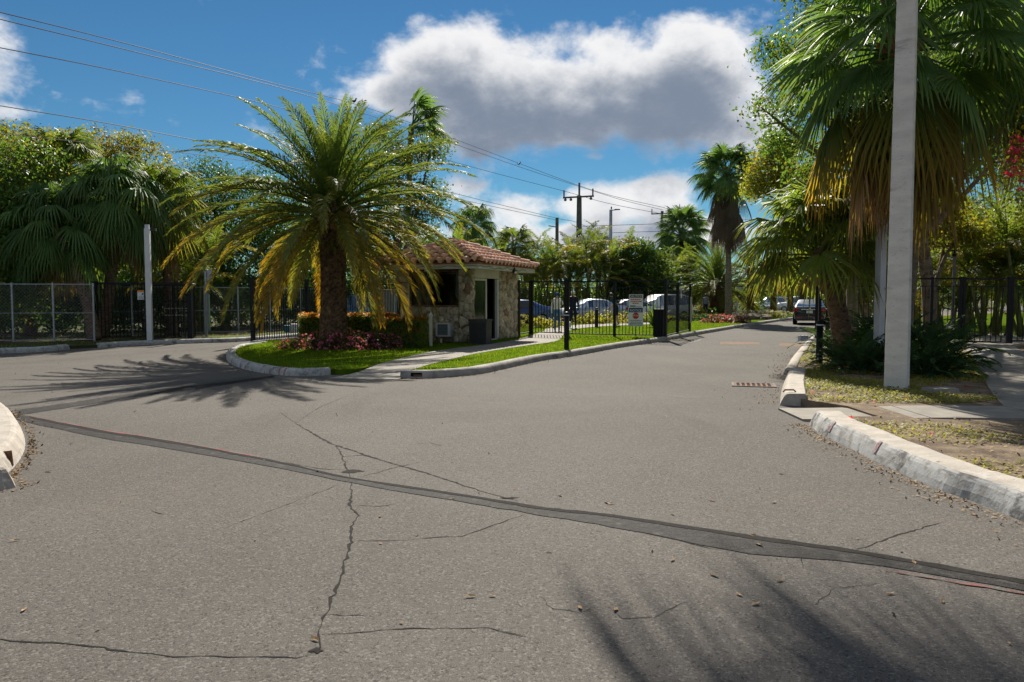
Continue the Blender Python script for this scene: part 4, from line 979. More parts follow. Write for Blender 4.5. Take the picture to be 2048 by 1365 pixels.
# ================================================================ posts and poles
pb = P(1793, 777, .11)
pole = thing('concrete_pole', 'thick square pale concrete utility pole rising out of the frame', 'pole', (pb.x, pb.y, .08), rad(-33))
m = MB(); n = 9
for i in range(n): pass
m.box((0, 0, 6.0), (.345, .345, 12.0), 0, .64)
bm = bmesh.new(); me = m.mesh('shaft'); bm.from_mesh(me); bmesh.ops.bevel(bm, geom=[e for e in bm.edges], offset=.018, segments=2, affect='EDGES', profile=.5); bm.to_mesh(me); bm.free()
obj('shaft', me, 'pole_concrete', pole)
wp = PD(1757, 700, 16.3)
post = thing('camera_post', 'slim pale square metal post beside the concrete pole with a camera', 'post', (wp.x, wp.y, .1), rad(20))
obj('shaft', MB().box((0, 0, 2.1), (.15, .15, 4.2)), 'metal_pale', post)
cmr = obj('camera_box', MB().box((-.2, -.02, 4.02), (.14, .2, .11)).bar((-.02, 0, 4.0), (-.2, 0, 4.0), .04), 'alu_white', post); obj('lens', MB().tube([(-.2, -.12, 4.02), (-.2, -.14, 4.02)], .04, 10), 'black_plastic', cmr)
lp = PD(300, 672, 27.0); post = thing('camera_post', 'white square post standing in front of the turnstile enclosure', 'post', (lp.x, lp.y, .08), rad(10))
obj('shaft', MB().box((0, 0, 1.95), (.17, .17, 3.9)), 'alu_white', post); obj('cap', MB().box((0, 0, 3.95), (.13, .13, .16)), 'metal_pale', post)
obj('camera_box', MB().box((.2, 0, 3.86), (.18, .14, .1)).bar((.08, 0, 3.86), (.14, 0, 3.86), .03), 'black_plastic', post)
sp_ = PD(412, 600, 29.4); post = thing('sign_post', 'thin green and grey sign post before the chain link fence', 'sign', (sp_.x, sp_.y, .08))
obj('shaft', MB().box((0, 0, 1.25), (.07, .05, 2.5)), 'galv', post); obj('plate', MB().box((.12, .04, 2.35), (.22, .02, .4)), 'galv', post); obj('green_slat', MB().box((.10, .0, .95), (.07, .04, 1.4)), 'curtain_green', post)
mp = PD(641, 640, 28.0); o = obj('marker_post', MB().box((0, 0, .55), (.12, .1, 1.1)).box((0, 0, 1.13), (.14, .12, .06)), 'alu_white', None, (mp.x, mp.y, .03)); tag(o, 'small white post behind the hedge left of the palm trunk', 'post')
ub = PD(586, 662, 33.5); o = thing('utility_box', 'low white and teal box on the grass behind the long gate', 'box', (ub.x, ub.y, .09)); obj('body', MB().box((.12, 0, .18), (.42, .4, .36), 0, .95), 'sign_white', o); obj('side_panel', MB().box((-.22, 0, .15), (.26, .38, .3)), 'teal', o)
def bollard(label, p, H=1.0, r=.072):
    b = thing('bollard', label, 'bollard', (p.x, p.y, .09), 0, 'black bollards by the lane')
    obj('shaft', shade_smooth(MB().lathe([(r * 1.1, 0), (r * 1.1, .03), (r, .05), (r, H - .10)], n=16).mesh()), 'black_metal', b)
    obj('collar', MB().lathe([(r * 1.08, H - .10), (r * 1.08, H - .07)], n=16), 'metal_pale', b)
    obj('cap', shade_smooth(MB().lathe([(r, H - .07), (r, H - .02), (r * .8, H), (r * .1, H + .015)], n=16).mesh()), 'black_metal', b)
    return b
bl = bollard('black bollard on the grass beside the entry lane', P(1133, 699, .1), 1.08)
obj('card_reader', MB().box((.09, .02, .72), (.06, .08, .16)), 'alu_white', bl)
br = bollard('black bollard in the right verge with a tilted floodlight', P(1638, 729, .1), .98)
obj('floodlight', MB().box((-.26, .3, .58), (.2, .1, .12), .3).bar((-.05, .05, .55), (-.22, .28, .56), .03), 'metal_pale', br)
bollard('black bollard on the grass behind the picket fence', PD(1193, 656, 38.5) * 1.0, 1.0, .09)
# utility pole, lamp poles and wires
up = PD(1158, 500, 80.0)
pole = thing('utility_pole', 'tall concrete utility pole with crossarm behind the hedge of palms', 'utility pole', (up.x, 80, 0), SITE_RZ - rad(2))
zt = PD(1159, 372, 80).z
obj('shaft', MB().box((0, 0, (zt - 1) / 2), (.62, .62, zt - 1.0), 0, .62), 'pole_dark', pole); obj('spike', MB().box((0, 0, zt - .55), (.16, .16, 1.7)), 'pole_dark', pole)
zc = PD(1159, 395, 80).z
ca = obj('crossarm', MB().box((0, -.3, zc), (3.3, .14, .16)), 'pole_dark', pole)
for x_ in (-1.55, 1.55): obj('insulator', MB().box((x_, -.3, zc + .38), (.12, .12, .75)), 'pole_dark', ca)
for x_ in (-1.4, -.8, 1.35): obj('insulator', MB().lathe([(.12, -.35), (.16, -.2), (.06, -.08)], (x_, -.3, zc), 8), 'pole_dark', ca)
u2 = PD(1316, 470, 118.0); pole = thing('utility_pole', 'distant utility pole half hidden behind the round headed palm', 'utility pole', (u2.x + .6, 118, 0), SITE_RZ)
z2 = PD(1316, 428, 118).z; obj('shaft', MB().box((0, 0, z2 / 2), (.6, .6, z2 + .8), 0, .6), 'pole_dark', pole); ca = obj('crossarm', MB().box((0, -.3, z2), (3.2, .14, .16)), 'pole_dark', pole)
for x_ in (-1.5, 1.5): obj('insulator', MB().box((x_, -.3, z2 + .38), (.12, .12, .75)), 'pole_dark', ca)
u3 = PD(1114, 470, 92.0); z3 = PD(1114, 436, 92).z; pole = thing('utility_pole', 'short thin utility pole left of the tall one', 'utility pole', (u3.x, 92, 0), 0)
obj('shaft', MB().box((0, 0, z3 / 2), (.45, .45, z3), 0, .8), 'pole_dark', pole); obj('arm', MB().bar((0, 0, PD(1114, 455, 92).z), (-1.0, 0, PD(1114, 452, 92).z), .1), 'pole_dark', pole)
l1 = PD(1221, 500, 66.0); z1_ = PD(1221, 420, 66).z; pole = thing('lamp_post', 'tall grey lamp post with short arm above the back hedge', 'street lamp', (l1.x, 66, 0), 0)
obj('shaft', shade_smooth(MB().tube([(0, 0, 0), (0, 0, z1_)], [.17, .13], 10).mesh()), 'galv', pole); la_ = obj('arm', MB().bar((0, 0, z1_ - .05), (.7, 0, z1_ + .02), .07), 'pole_dark', pole); obj('lamp_head', MB().box((.55, 0, z1_ + .02), (.45, .2, .08)).box((.05, 0, z1_ + .15), (.1, .1, .22)), 'pole_dark', pole)
ld = PD(1905, 640, 27.5); pole = thing('garden_lamp', 'dark garden lamp post behind the right hand fence', 'lamp', (ld.x, ld.y, .1), 0)
zl = PD(1905, 508, 27.5).z; obj('shaft', MB().tube([(0, 0, 0), (0, 0, zl - .2)], .05, 8), 'pole_dark', pole); obj('lamp_head', MB().lathe([(.07, zl - .2), (.08, zl - .1), (.03, zl - .08), (.03, zl - .02), (.16, zl), (.15, zl + .03)], n=12), 'black_metal', pole)
# wires: they run in the vertical plane of the pole line
LD = (flat(u2) - flat(up)).normalized(); LN = Vector((-LD.y, LD.x, 0))
def on_line(px, py, off=0.0):
    r = ray(px, py); o = flat(up) + LN * off
    t = (o.x * LN.x + o.y * LN.y) / (r.x * LN.x + r.y * LN.y)
    return Vector((r.x * t, r.y * t, CAMH + r.z * t))
def wire(label, pts, off=0.0, r=.016):
    w = [on_line(x, y, off) for x, y in pts]; p = catmull(w, 8)
    o = obj('power_line', MB().tube(p, [max(r, .00028 * q.y) for q in p], 5), 'wire'); tag(o, label, 'power line', 'power lines on the utility poles'); return p
wire('topmost black power line sweeping from upper left to the tall pole', [(-150, -10), (0, 25), (270, 92), (540, 165), (740, 218), (950, 294), (1159, 372), (1240, 396), (1330, 416)])
wire('second black power line just below the topmost one', [(-150, 3), (0, 39), (310, 114), (620, 193), (890, 282), (1050, 338), (1185, 382), (1250, 402), (1325, 420)], -.6)
wire('third power line meeting the left end of the crossarm', [(-150, 70), (0, 96), (280, 152), (570, 218), (750, 271), (910, 325), (1133, 384), (1220, 408), (1318, 427)], .9)
wire('fourth power line passing low behind the date palm crown', [(-150, 186), (0, 212), (215, 247), (430, 288), (700, 338), (900, 385), (980, 405), (1114, 437), (1158, 447), (1220, 478)], 1.2)
wire('lowest power line just above the trees at left', [(-100, 255), (0, 268), (280, 296), (460, 318), (700, 352), (900, 395), (1110, 440)], 2.2, .012)
for lbl, y_ in (('faint far power line right of the lamp post, upper one', 449), ('faint far power line right of the lamp post, lower one', 464)):
    a, b = PD(1165, y_ + 4, 95), PD(1560, y_ - 14, 150); o = obj('power_line', MB().tube([a, (a + b) / 2 - Vector((0, 0, .25)), b], .03, 5), 'wire'); tag(o, lbl, 'power line', 'power lines on the utility poles')
def bird(label, p):
    b = thing('bird', label, 'bird', tuple(p)); s = 1.0
    body = shade_smooth(MB().tube([(-.10, 0, .13), (-.04, 0, .115), (.04, 0, .10), (.10, 0, .14), (.13, 0, .20)], [.02, .055, .07, .05, .035], 8).mesh()); obj('body', body, 'wire', b)
    obj('head', MB().lathe([(.01, -.045), (.042, -.02), (.045, .01), (.01, .045)], (.14, 0, .24), 8), 'wire', b); obj('beak', MB().bar((.17, 0, .24), (.22, 0, .235), .014), 'pole_dark', b); obj('tail', MB().bar((-.08, 0, .12), (-.26, 0, .05), .05, .012), 'wire', b)
    for sy in (-1, 1): obj('leg', MB().bar((.01, .02 * sy, .08), (.01, .02 * sy, 0), .01), 'wire', b)
bird('small dark bird perched on the power line left of the tall pole', on_line(1037, 331.5, -.6) + Vector((0, 0, .02)))
bird('small dark bird perched on the power line above the date palm', on_line(707, 207, 0) + Vector((0, 0, .0)))
# ================================================================ signs
def text(body, size, m, parent, loc, rot, ext=.003, align='CENTER'):
    cu = bpy.data.curves.new('txt', 'FONT'); cu.body = body; cu.size = size; cu.extrude = ext; cu.align_x = align; cu.align_y = 'CENTER'; cu.resolution_u = 2
    tmp = bpy.data.objects.new('txt', cu); COL.objects.link(tmp)
    me = bpy.data.meshes.new_from_object(tmp.evaluated_get(bpy.context.evaluated_depsgraph_get()))
    bpy.data.objects.remove(tmp); me.materials.clear()
    return obj('lettering', me, m, parent, loc, rot)
fdir = (flat(FB) - flat(PD(1136, 600, 29.9))).normalized(); frz = math.atan2(fdir.y, fdir.x)
def sign_at(label, pxl, pyt, pxr, pyb, Y, name='warning_sign'):
    a, b = PD(pxl, pyt, Y), PD(pxr, pyb, Y); w_, h_ = b.x - a.x, a.z - b.z
    t = thing(name, label, 'sign', ((a.x + b.x) / 2, Y, b.z), frz)
    obj('plate', MB().box((0, 0, h_ / 2), (w_, .01, h_)), 'sign_white', t); return t, w_, h_
def lines(t, rows, w_, m, th=.02, y=-.009):
    rr = random.Random(3)
    for z_, frac in rows:
        x = -w_ * frac / 2; b = MB()
        while x < w_ * frac / 2 - .02:
            l = rr.uniform(.03, .09); b.box((min(x + l / 2, w_ * frac / 2 - .01), y, z_), (l, .004, th)); x += l + .018
        obj('text_line', b, m, t)
YS = PD(1272, 600, 29.0).y
t, w_, h_ = sign_at('white caution sign with red lines hung on the picket fence', 1258, 589, 1286, 614.5, 28.93)
obj('header', MB().box((0, -.008, h_ - .075), (w_ * .88, .006, .11)), 'sign_black', t); text('CAUTION', .115, 'sign_white', t, (0, -.0125, h_ - .077), (math.pi / 2, 0, 0), .002)
lines(t, ((h_ - .19, .76), (h_ - .265, .76), (h_ - .335, .5)), w_, 'sign_red', .034); obj('footer', MB().box((-.12, -.008, .035), (w_ * .42, .004, .045)), 'sign_grey', t); obj('footer', MB().box((.11, -.008, .02), (w_ * .4, .004, .012)), 'sign_grey', t)
t, w_, h_ = sign_at('white notice sign with red stop octagon hung below the caution sign', 1256.5, 615, 1286.5, 653, 28.9)
obj('header', MB().box((0, -.008, h_ - .105), (w_ * .92, .006, .17)), 'sign_blue', t); text('NOTICE', .12, 'sign_white', t, (0, -.0125, h_ - .125), (math.pi / 2, 0, 0), .002)
o8 = MB(); o8.add([(math.cos(rad(22.5 + 45 * k)) * .125, -.009 - dy, h_ - .315 + math.sin(rad(22.5 + 45 * k)) * .125) for dy in (0, .005) for k in range(8)], [tuple(range(8)), tuple(range(8, 16))[::-1]] + [(k, (k + 1) % 8, 8 + (k + 1) % 8, 8 + k) for k in range(8)]); obj('stop_octagon', o8, 'sign_red', t)
text('STOP', .095, 'sign_white', t, (0, -.0165, h_ - .315), (math.pi / 2, 0, 0), .002)
lines(t, ((h_ - .49, .86), (h_ - .555, .66), (h_ - .61, .8), (h_ - .665, .9)), w_, 'sign_grey', .022)
obj('stake', MB().box((0, .02, -.2), (.035, .03, .42)), 'sign_blue', t)
a, b = PD(272, 581, 27.45), PD(287, 600, 27.45); t = thing('warning_sign', 'small white sign with orange header on the turnstile enclosure', 'sign', ((a.x + b.x) / 2, 27.55, b.z), 0)
w_, h_ = b.x - a.x, a.z - b.z
obj('plate', MB().box((0, 0, h_ / 2), (w_, .01, h_)), 'sign_white', t); obj('header', MB().box((0, -.008, h_ - .03), (w_, .006, .06)), 'sign_orange', t)
obj('pictogram', MB().add([(.02, -.008, h_ * .5), (.08, -.008, h_ * .52), (.09, -.008, h_ * .74), (.05, -.008, h_ * .7)], [(0, 1, 2, 3)]), 'sign_black', t); lines(t, ((h_ * .36, .7), (h_ * .24, .7), (h_ * .12, .7)), w_, 'sign_grey', .012)

# ================================================================ cars
def car(label, p, rz, paint, glass='car_glass', kind='sedan', L=4.75, W=1.82, H=1.46, group=None, plate=False):
    """x forward; origin on the ground under the middle"""
    t = thing('parked_car' if group else 'car', label, 'car', (p[0], p[1], 0), rz, group)
    hl = L / 2
    if kind == 'sedan': prof = [(-1, .62, .80, .80, .80), (-.985, .42, 1.0, 1.0, .86), (-.93, .30, 1.06, 1.06, .92), (-.70, .24, 1.08, 1.09, .96), (-.40, .2, 1.0, H - .06, 1.0), (-.28, .2, .98, H - .01, 1.0), (.05, .2, .96, H, 1.0), (.20, .2, .95, H - .05, 1.0), (.47, .2, .93, .97, 1.0), (.80, .24, .86, .88, .97), (.95, .30, .72, .74, .90), (1.0, .42, .60, .60, .78)]
    else: prof = [(-1, .55, .95, .95, .84), (-.985, .42, 1.05, 1.05, .90), (-.96, .34, 1.10, 1.12, .95), (-.88, .27, 1.09, H - .12, .98), (-.74, .24, 1.07, H - .03, 1.0), (-.3, .22, 1.04, H, 1.0), (.10, .22, 1.02, H - .02, 1.0), (.22, .22, 1.01, H - .09, 1.0), (.48, .22, 1.0, 1.05, 1.0), (.82, .26, .95, .98, .97), (.96, .32, .80, .82, .90), (1.0, .45, .65, .65, .8)]
    m = MB(); rings = []; hw_ = W / 2
    for (x, zb, zbelt, zr, kw) in prof:
        cab = zr - zbelt > .15; w = hw_ * kw; wr = w * (.74 if cab else .86); zm = (zb + zbelt) / 2
        half = [(0, zb), (w * .86, zb), (w * .97, zb + .10), (w, zm), (w * .97, zbelt - .04), (w * .93, zbelt), (wr, zr - (.05 if cab else 0)), (wr * .86, zr), (0, zr + (.02 if cab else .015))]
        rings.append([(x * hl, y, z) for y, z in half] + [(x * hl, -y, z) for y, z in half[-2:0:-1]])
    n = len(rings[0]); vs = [v for r in rings for v in r]
    fs = [(i * n + k, i * n + (k + 1) % n, (i + 1) * n + (k + 1) % n, (i + 1) * n + k) for i in range(len(rings) - 1) for k in range(n)] + [tuple(range(n))[::-1], tuple((len(rings) - 1) * n + k for k in range(n))]
    m.add(vs, fs); body = obj('body', shade_smooth(m.mesh('body')), paint, t)
    def panel(name, quad, m_, off):
        q = [Vector(v) for v in quad]; nr = (q[1] - q[0]).cross(q[3] - q[0]).normalized(); c = sum(q, Vector()) / 4
        if nr.dot(c - Vector((0, 0, .8))) < 0: nr = -nr
        mb = MB(); mb.add([c + (v - c) * .93 + nr * off for v in q] + [c + (v - c) * .93 - nr * .02 for v in q], [(0, 1, 2, 3), (0, 1, 5, 4), (1, 2, 6, 5), (2, 3, 7, 6), (3, 0, 4, 7)])
        return obj(name, mb, m_, t)
    cabs = [i for i, pr in enumerate(prof) if pr[3] - pr[2] > .15]
    for i in range(cabs[0], cabs[-1]):
        for (k0, k1) in ((5, 6), (n - 6, n - 5)):
            panel('side_window', [rings[i][k0], rings[i + 1][k0], rings[i + 1][k1], rings[i][k1]] if k0 == 5 else [rings[i][k1], rings[i + 1][k1], rings[i + 1][k0], rings[i][k0]], glass, .008)
    for nm, i, k in (('rear_window', cabs[0] - 1, 0), ('windscreen', cabs[-1], 1)):
        a_, b_ = rings[i], rings[i + 1]
        panel(nm, [a_[6], b_[6], b_[n - 6], a_[n - 6]], glass, .022)
    for sx in (-.62, .60):
        for sy in (-1, 1):
            wl = obj('wheel', shade_smooth(MB().lathe([(.24, -.1), (.315, -.1), (.33, -.07), (.33, .07), (.315, .1), (.24, .1)], n=20).mesh()), 'tyre', t, (sx * hl, sy * (hw_ - .1), .33), (math.pi / 2, 0, 0))
            obj('rim', MB().lathe([(.05, -.115), (.22, -.105), (.235, -.09), (.235, .09), (.22, .105), (.05, .115)], n=14), 'rim', wl)
    for sy in (-1, 1):
        z_ = .88 if kind == 'sedan' else .98
        obj('tail_light', MB().box((-hl * .965, sy * hw_ * .72, z_), (.16, .38, .15), sy * .25), 'lamp_red', t); obj('headlight', MB().box((hl * .95, sy * hw_ * .68, .66), (.16, .36, .13), -sy * .35), 'lamp_clear', t)
        obj('mirror', MB().box((hl * .30, sy * (hw_ + .07), .98), (.10, .17, .11)), paint, t)
    obj('bumper', MB().box((-hl * .985, 0, .42), (.10, W * .84, .22)), paint, t); obj('bumper', MB().box((hl * .975, 0, .40), (.10, W * .82, .2)), 'black_plastic', t)
    obj('trim_strip', MB().box((-hl * 1.003, 0, .90), (.03, W * .50, .035)), 'chrome', t); obj('badge', MB().box((-hl * 1.0, 0, .965), (.02, .1, .07)), 'chrome', t)
    obj('number_plate', MB().box((-hl * 1.006, 0, .76), (.02, .34, .16)), 'sign_white', t); obj('reflector', MB().box((-hl * 1.01, hw_ * .62, .42), (.03, .26, .05)), 'lamp_red', t); obj('reflector', MB().box((-hl * 1.01, -hw_ * .62, .42), (.03, .26, .05)), 'lamp_red', t)
    return t
cp = P(1617, 650.5); hd = math.atan2(.93, .36)
car('dark sedan with red tail lights driving away up the lane', (cp.x + .9, cp.y + 2.2), hd, 'car_black', 'car_glass_blue', 'sedan', 4.8, 1.84, 1.47)
GC = 'cars parked beyond the fence'
car('pale blue silver car glinting behind the picket fence', PD(1180, 640, 50), rad(-162), 'car_silver', 'car_glass_blue', 'sedan', 4.6, 1.82, 1.48, GC)
car('dark car parked right of the pale blue silver one', PD(1252, 640, 53), rad(-160), 'car_navy', 'car_glass_blue', 'sedan', 4.4, 1.8, 1.45, GC)
car('white van like car glinting right of the caution sign', PD(1318, 640, 54), rad(-155), 'car_white', 'car_glass_blue', 'suv', 4.6, 1.9, 1.8, GC)
car('bright blue car behind the short fence panel by the gatehouse', PD(1030, 640, 45), rad(-150), 'car_blue', 'car_glass', 'sedan', 4.4, 1.8, 1.45, GC)
car('blue and white sport utility car behind the long gate', PD(728, 640, 41), rad(158), 'car_teal', 'car_glass_blue', 'suv', 4.7, 1.92, 1.78, GC)
car('pale car far up the lane between the palm trunks', PD(1592, 620, 84), rad(170), 'car_white', 'car_glass_blue', 'suv', 4.6, 1.85, 1.7, GC)
car('silver car far behind the flower beds', PD(1540, 620, 90), rad(175), 'car_silver', 'car_glass_blue', 'suv', 4.6, 1.85, 1.65, GC)

# ================================================================ people
def person(label, p, rz, H, top, legs, pose='walk', hat=None, sleeves=False, shorts=False, z=.12, pack=None):
    t = thing('person', label, 'person', (p[0], p[1], z), rz)
    k = H / 1.75
    V = {'pel': (0, 0, .95), 'wa': (0, .01, 1.10), 'ch': (0, .0, 1.30), 'sh': (0, 0, 1.43), 'nk': (0, .0, 1.50), 'hd': (0, .015, 1.60), 'ht': (0, .01, 1.72)}
    st = .16 if pose == 'walk' else .03
    for s, n_ in ((1, 'l'), (-1, 'r')):
        f = st * s
        V['hip' + n_] = (.09 * s, 0, .91); V['kn' + n_] = (.10 * s, f * .8 + .03, .50); V['an' + n_] = (.10 * s, f * 1.4 - .02, .09); V['to' + n_] = (.11 * s, f * 1.4 + .15, .045)
        V['sl' + n_] = (.17 * s, 0, 1.42); V['el' + n_] = (.235 * s, -f * .5 - .02, 1.14); V['wr' + n_] = (.25 * s, -f * 1.0 + .10, .90); V['ha' + n_] = (.245 * s, -f * 1.1 + .13, .80)
    if pose == 'arm': V['elr'] = (-.25, .12, 1.2); V['wrr'] = (-.17, .30, 1.30); V['har'] = (-.12, .33, 1.38)
    if pose == 'bend':
        for q in ('wa', 'ch', 'sh', 'nk', 'hd', 'ht', 'sll', 'slr', 'ell', 'elr'):
            x, y, zz = V[q]; a = .45; dz = zz - .95; V[q] = (x, y + dz * math.sin(a), .95 + dz * math.cos(a))
        for n_, s in (('l', 1), ('r', -1)): V['wr' + n_] = (.24 * s, .36, .88); V['ha' + n_] = (.2 * s, .42, .84)
    R = {'pel': .135, 'wa': .12, 'ch': .145, 'sh': .10, 'nk': .055, 'hd': .088, 'ht': .07, 'hip': .095, 'kn': .06, 'an': .042, 'to': .04, 'sl': .062, 'el': .045, 'wr': .032, 'ha': .036}
    names = list(V); E = [('pel', 'wa'), ('wa', 'ch'), ('ch', 'sh'), ('sh', 'nk'), ('nk', 'hd'), ('hd', 'ht')]
    for n_ in 'lr': E += [('pel', 'hip' + n_), ('hip' + n_, 'kn' + n_), ('kn' + n_, 'an' + n_), ('an' + n_, 'to' + n_), ('sh', 'sl' + n_), ('sl' + n_, 'el' + n_), ('el' + n_, 'wr' + n_), ('wr' + n_, 'ha' + n_)]
    me = bpy.data.meshes.new('sk'); me.from_pydata([tuple(c * k for c in V[q]) for q in names], [(names.index(a), names.index(b)) for a, b in E], []); me.update()
    tmp = bpy.data.objects.new('sk', me); COL.objects.link(tmp)
    md = tmp.modifiers.new('skin', 'SKIN'); md.use_smooth_shade = True
    for i, q in enumerate(names):
        key = q if q in R else q[:-1]; r = R[key] * k; sv = me.skin_vertices[0].data[i]
        sv.radius = (r * (1.25 if q in ('ch', 'pel', 'wa', 'sh') else 1), r * (.85 if q in ('ch', 'pel', 'wa', 'sh') else 1.0)); sv.use_root = (q == 'pel')
    tmp.modifiers.new('sub', 'SUBSURF').levels = 2
    me2 = bpy.data.meshes.new_from_object(tmp.evaluated_get(bpy.context.evaluated_depsgraph_get())); bpy.data.objects.remove(tmp)
    for q in ('skin', top, legs, 'shoe'): me2.materials.append(MATS[q])
    for pl in me2.polygons:
        x, y, zz = [c / k for c in pl.center]; arm = abs(x) > .195
        mi = 0
        if zz < .09: mi = 3
        elif zz < .98 and not (arm and zz > .72): mi = 2 if (not shorts or zz > .52) else 0
        elif zz < 1.47 and (not arm or sleeves or zz > 1.22): mi = 1
        elif sleeves and arm and zz > .90 and zz < 1.47: mi = 1
        pl.material_index = mi; pl.use_smooth = True
    obj('body', me2, None, t)
    hx, hy, hz = [c * k for c in V['hd']]
    hr = shade_smooth(MB().lathe([(.1, -.02), (.103, .05), (.085, .11), (.03, .135)], (hx, hy - .012, hz + .01), 12).mesh())
    obj('cap' if hat else 'hair', hr, hat or 'hair', t)
    if hat: obj('cap_peak', MB().box((hx, hy + .12, hz + .035), (.14, .12, .015)), hat, t)
    obj('nose', MB().add([(hx - .014, hy + .085, hz - .02), (hx + .014, hy + .085, hz - .02), (hx, hy + .115, hz - .025), (hx, hy + .088, hz + .02)], [(0, 2, 1), (0, 3, 2), (1, 2, 3)]), 'skin', t)
    if pack: obj('backpack_strap', MB().bar((.1, .10 * 1, 1.42 * k), (.11, .12, 1.05 * k), .04, .02).bar((-.1, .10, 1.42 * k), (-.11, .12, 1.05 * k), .04, .02), pack, t)
    return t
q = PD(1114, 662, 34.0); person('person in white jacket and jeans with a blue cap behind the pedestrian gate', q, rad(180), 1.70, 'cloth_white', 'jeans', 'arm', 'cap_blue', True)
q = PD(1146, 655, 37.5); person('person in dark clothes walking behind the gate post', q, rad(170), 1.80, 'cloth_navy', 'cloth_navy', 'walk', 'cloth_white', True)
q = PD(1233, 652, 40.0); person('person in dark green bending behind a fence post', q, rad(95), 1.78, 'cloth_teal', 'cloth_navy', 'bend', None, False, True)
q = PD(1411, 632, 58.0); person('person in grey shirt and dark shorts standing by the flower beds', q, rad(176), 1.74, 'cloth_grey', 'cloth_navy', 'stand', None, False, True)
# ================================================================ vegetation
GA = rad(137.508)
def pinnate_mesh(e0, L, droop, n, ll, wl, vang, seed, t0=0.0, t1=0.0, pow_=1.35, bare=.10, sag=.25, rw=.03, fwd=42):
    rr = random.Random(seed); m = MB(); S = 14; pts = [Vector((0, 0, 0))]; tans = []
    for i in range(S + 1):
        s = i / S; a = rad(e0 - droop * s ** pow_); tv_ = Vector((math.cos(a), 0, math.sin(a))); tans.append(tv_)
        if i < S: pts.append(pts[-1] + tv_ * (L / S))
    tw = rr.uniform(-.35, .35)
    def at(s):
        x = s * S; i = min(S - 1, int(x)); f = x - i
        return pts[i].lerp(pts[i + 1], f), tans[i].lerp(tans[i + 1], f).normalized()
    m.tube(pts, [rw * (1 - .88 * i / S) for i in range(S + 1)], 5, cap=False); m.t = [t0 * .5] * len(m.v)
    for i in range(n):
        s = bare + (1 - bare) * (i + .5) / n; p, t = at(s)
        side0 = Vector((0, 1, 0)); up0 = t.cross(side0) * -1
        if up0.z < 0 and abs(t.z) < .98: up0 = -up0
        ca, sa = math.cos(tw * s), math.sin(tw * s); sd_ = side0 * ca + up0 * sa; up = up0 * ca - side0 * sa
        prof = min(1.0, .35 + 2.6 * (s - bare)) * (1.0 if s < .6 else max(.28, 1 - (s - .6) * 1.75))
        l = ll * prof * rr.uniform(.85, 1.12); fw = rad(fwd + 20 * s + rr.uniform(-7, 7))
        for sg in (1, -1):
            va = rad(vang + rr.uniform(-14, 14))
            d = (sd_ * sg * math.cos(va) + up * math.sin(va)) * math.cos(fw) + t * math.sin(fw)
            w = t * (wl * .5) + up * (wl * .18 * rr.uniform(-1, 1))
            md = p + d * l * .5 + Vector((0, 0, -sag * l * .12)); tp = p + d * l + Vector((0, 0, -sag * l * rr.uniform(.5, 1.3)))
            ta = t0 + (t1 - t0) * s; tt = min(1, max(0, ta + rr.uniform(-.12, .12)))
            m.add([p - w * .5, p + w * .5, md + w, md - w, tp], [(0, 1, 2, 3), (3, 2, 4)], [tt * .55, tt * .55, tt, tt, min(1, tt * 1.35)])
    return m.mesh('frond', tint=True)
def fan_mesh(e, pet, R, nseg, droop, spread, seed, t0=0.0, t1=0.0, split=.42, stiff=1.0, fold=.22):
    rr = random.Random(seed); m = MB(); a = rad(e)
    P_ = [Vector((0, 0, 0))]; 
    for i in range(6):
        aa = a - rad(16) * (i / 6) ** 1.5; P_.append(P_[-1] + Vector((math.cos(aa), 0, math.sin(aa))) * pet / 6)
    m.tube(P_, [.026, .022, .02, .018, .016, .014, .012], 5, cap=False); m.t = [t0 * .4] * len(m.v)
    H = P_[-1]; ae = a - rad(16) - rad(12); fw = Vector((math.cos(ae), 0, math.sin(ae))); sd_ = Vector((0, 1, 0)); nr = fw.cross(sd_)
    if nr.z < 0: nr = -nr
    roll = rr.uniform(-.3, .3); sd_, nr = sd_ * math.cos(roll) + nr * math.sin(roll), nr * math.cos(roll) - sd_ * math.sin(roll)
    dphi = 2 * rad(spread) / nseg
    for i in range(nseg):
        ph = -rad(spread) + dphi * (i + .5); c, s = math.cos(ph), math.sin(ph)
        d = (fw * c + sd_ * s - nr * (fold * abs(s))).normalized(); lat = (sd_ * c - fw * s).normalized()
        l = R * (.78 + .22 * c) * rr.uniform(.93, 1.06); g = Vector((0, 0, -1))
        dr = droop * rr.uniform(.65, 1.35)
        def pt(q, off=0.0, n_=0.0): return H + d * (l * q) + g * (dr * l * max(0, q - .22) ** 1.9 * 1.5) * (1 - .0 * stiff) - d * (dr * l * .30 * max(0, q - .35) ** 2) + lat * off + nr * n_
        w1 = l * split * math.tan(dphi / 2) * 1.04; w2 = w1 * .78; rz_ = .035 * l * (1 if i % 2 else .6)
        q = split; ta = min(1, max(0, t0 + rr.uniform(-.1, .1))); tb = min(1, max(0, t1 + rr.uniform(-.15, .2)))
        vs = [pt(.03), pt(q, -w1), pt(q, 0, rz_), pt(q, w1), pt(.74, -w2), pt(.74, 0, rz_ * .7), pt(.74, w2), pt(1.0)]
        m.add(vs, [(0, 1, 2), (0, 2, 3), (1, 4, 5, 2), (2, 5, 6, 3), (4, 7, 5), (5, 7, 6)], [ta, ta, ta, ta, (ta + tb) / 2, (ta + tb) / 2, (ta + tb) / 2, tb])
    return m.mesh('leaf', tint=True)
CACHE = {}
def cached(key, fn, m):
    if key not in CACHE:
        me = fn(); me.materials.append(MATS[m]); CACHE[key] = me
    return CACHE[key]
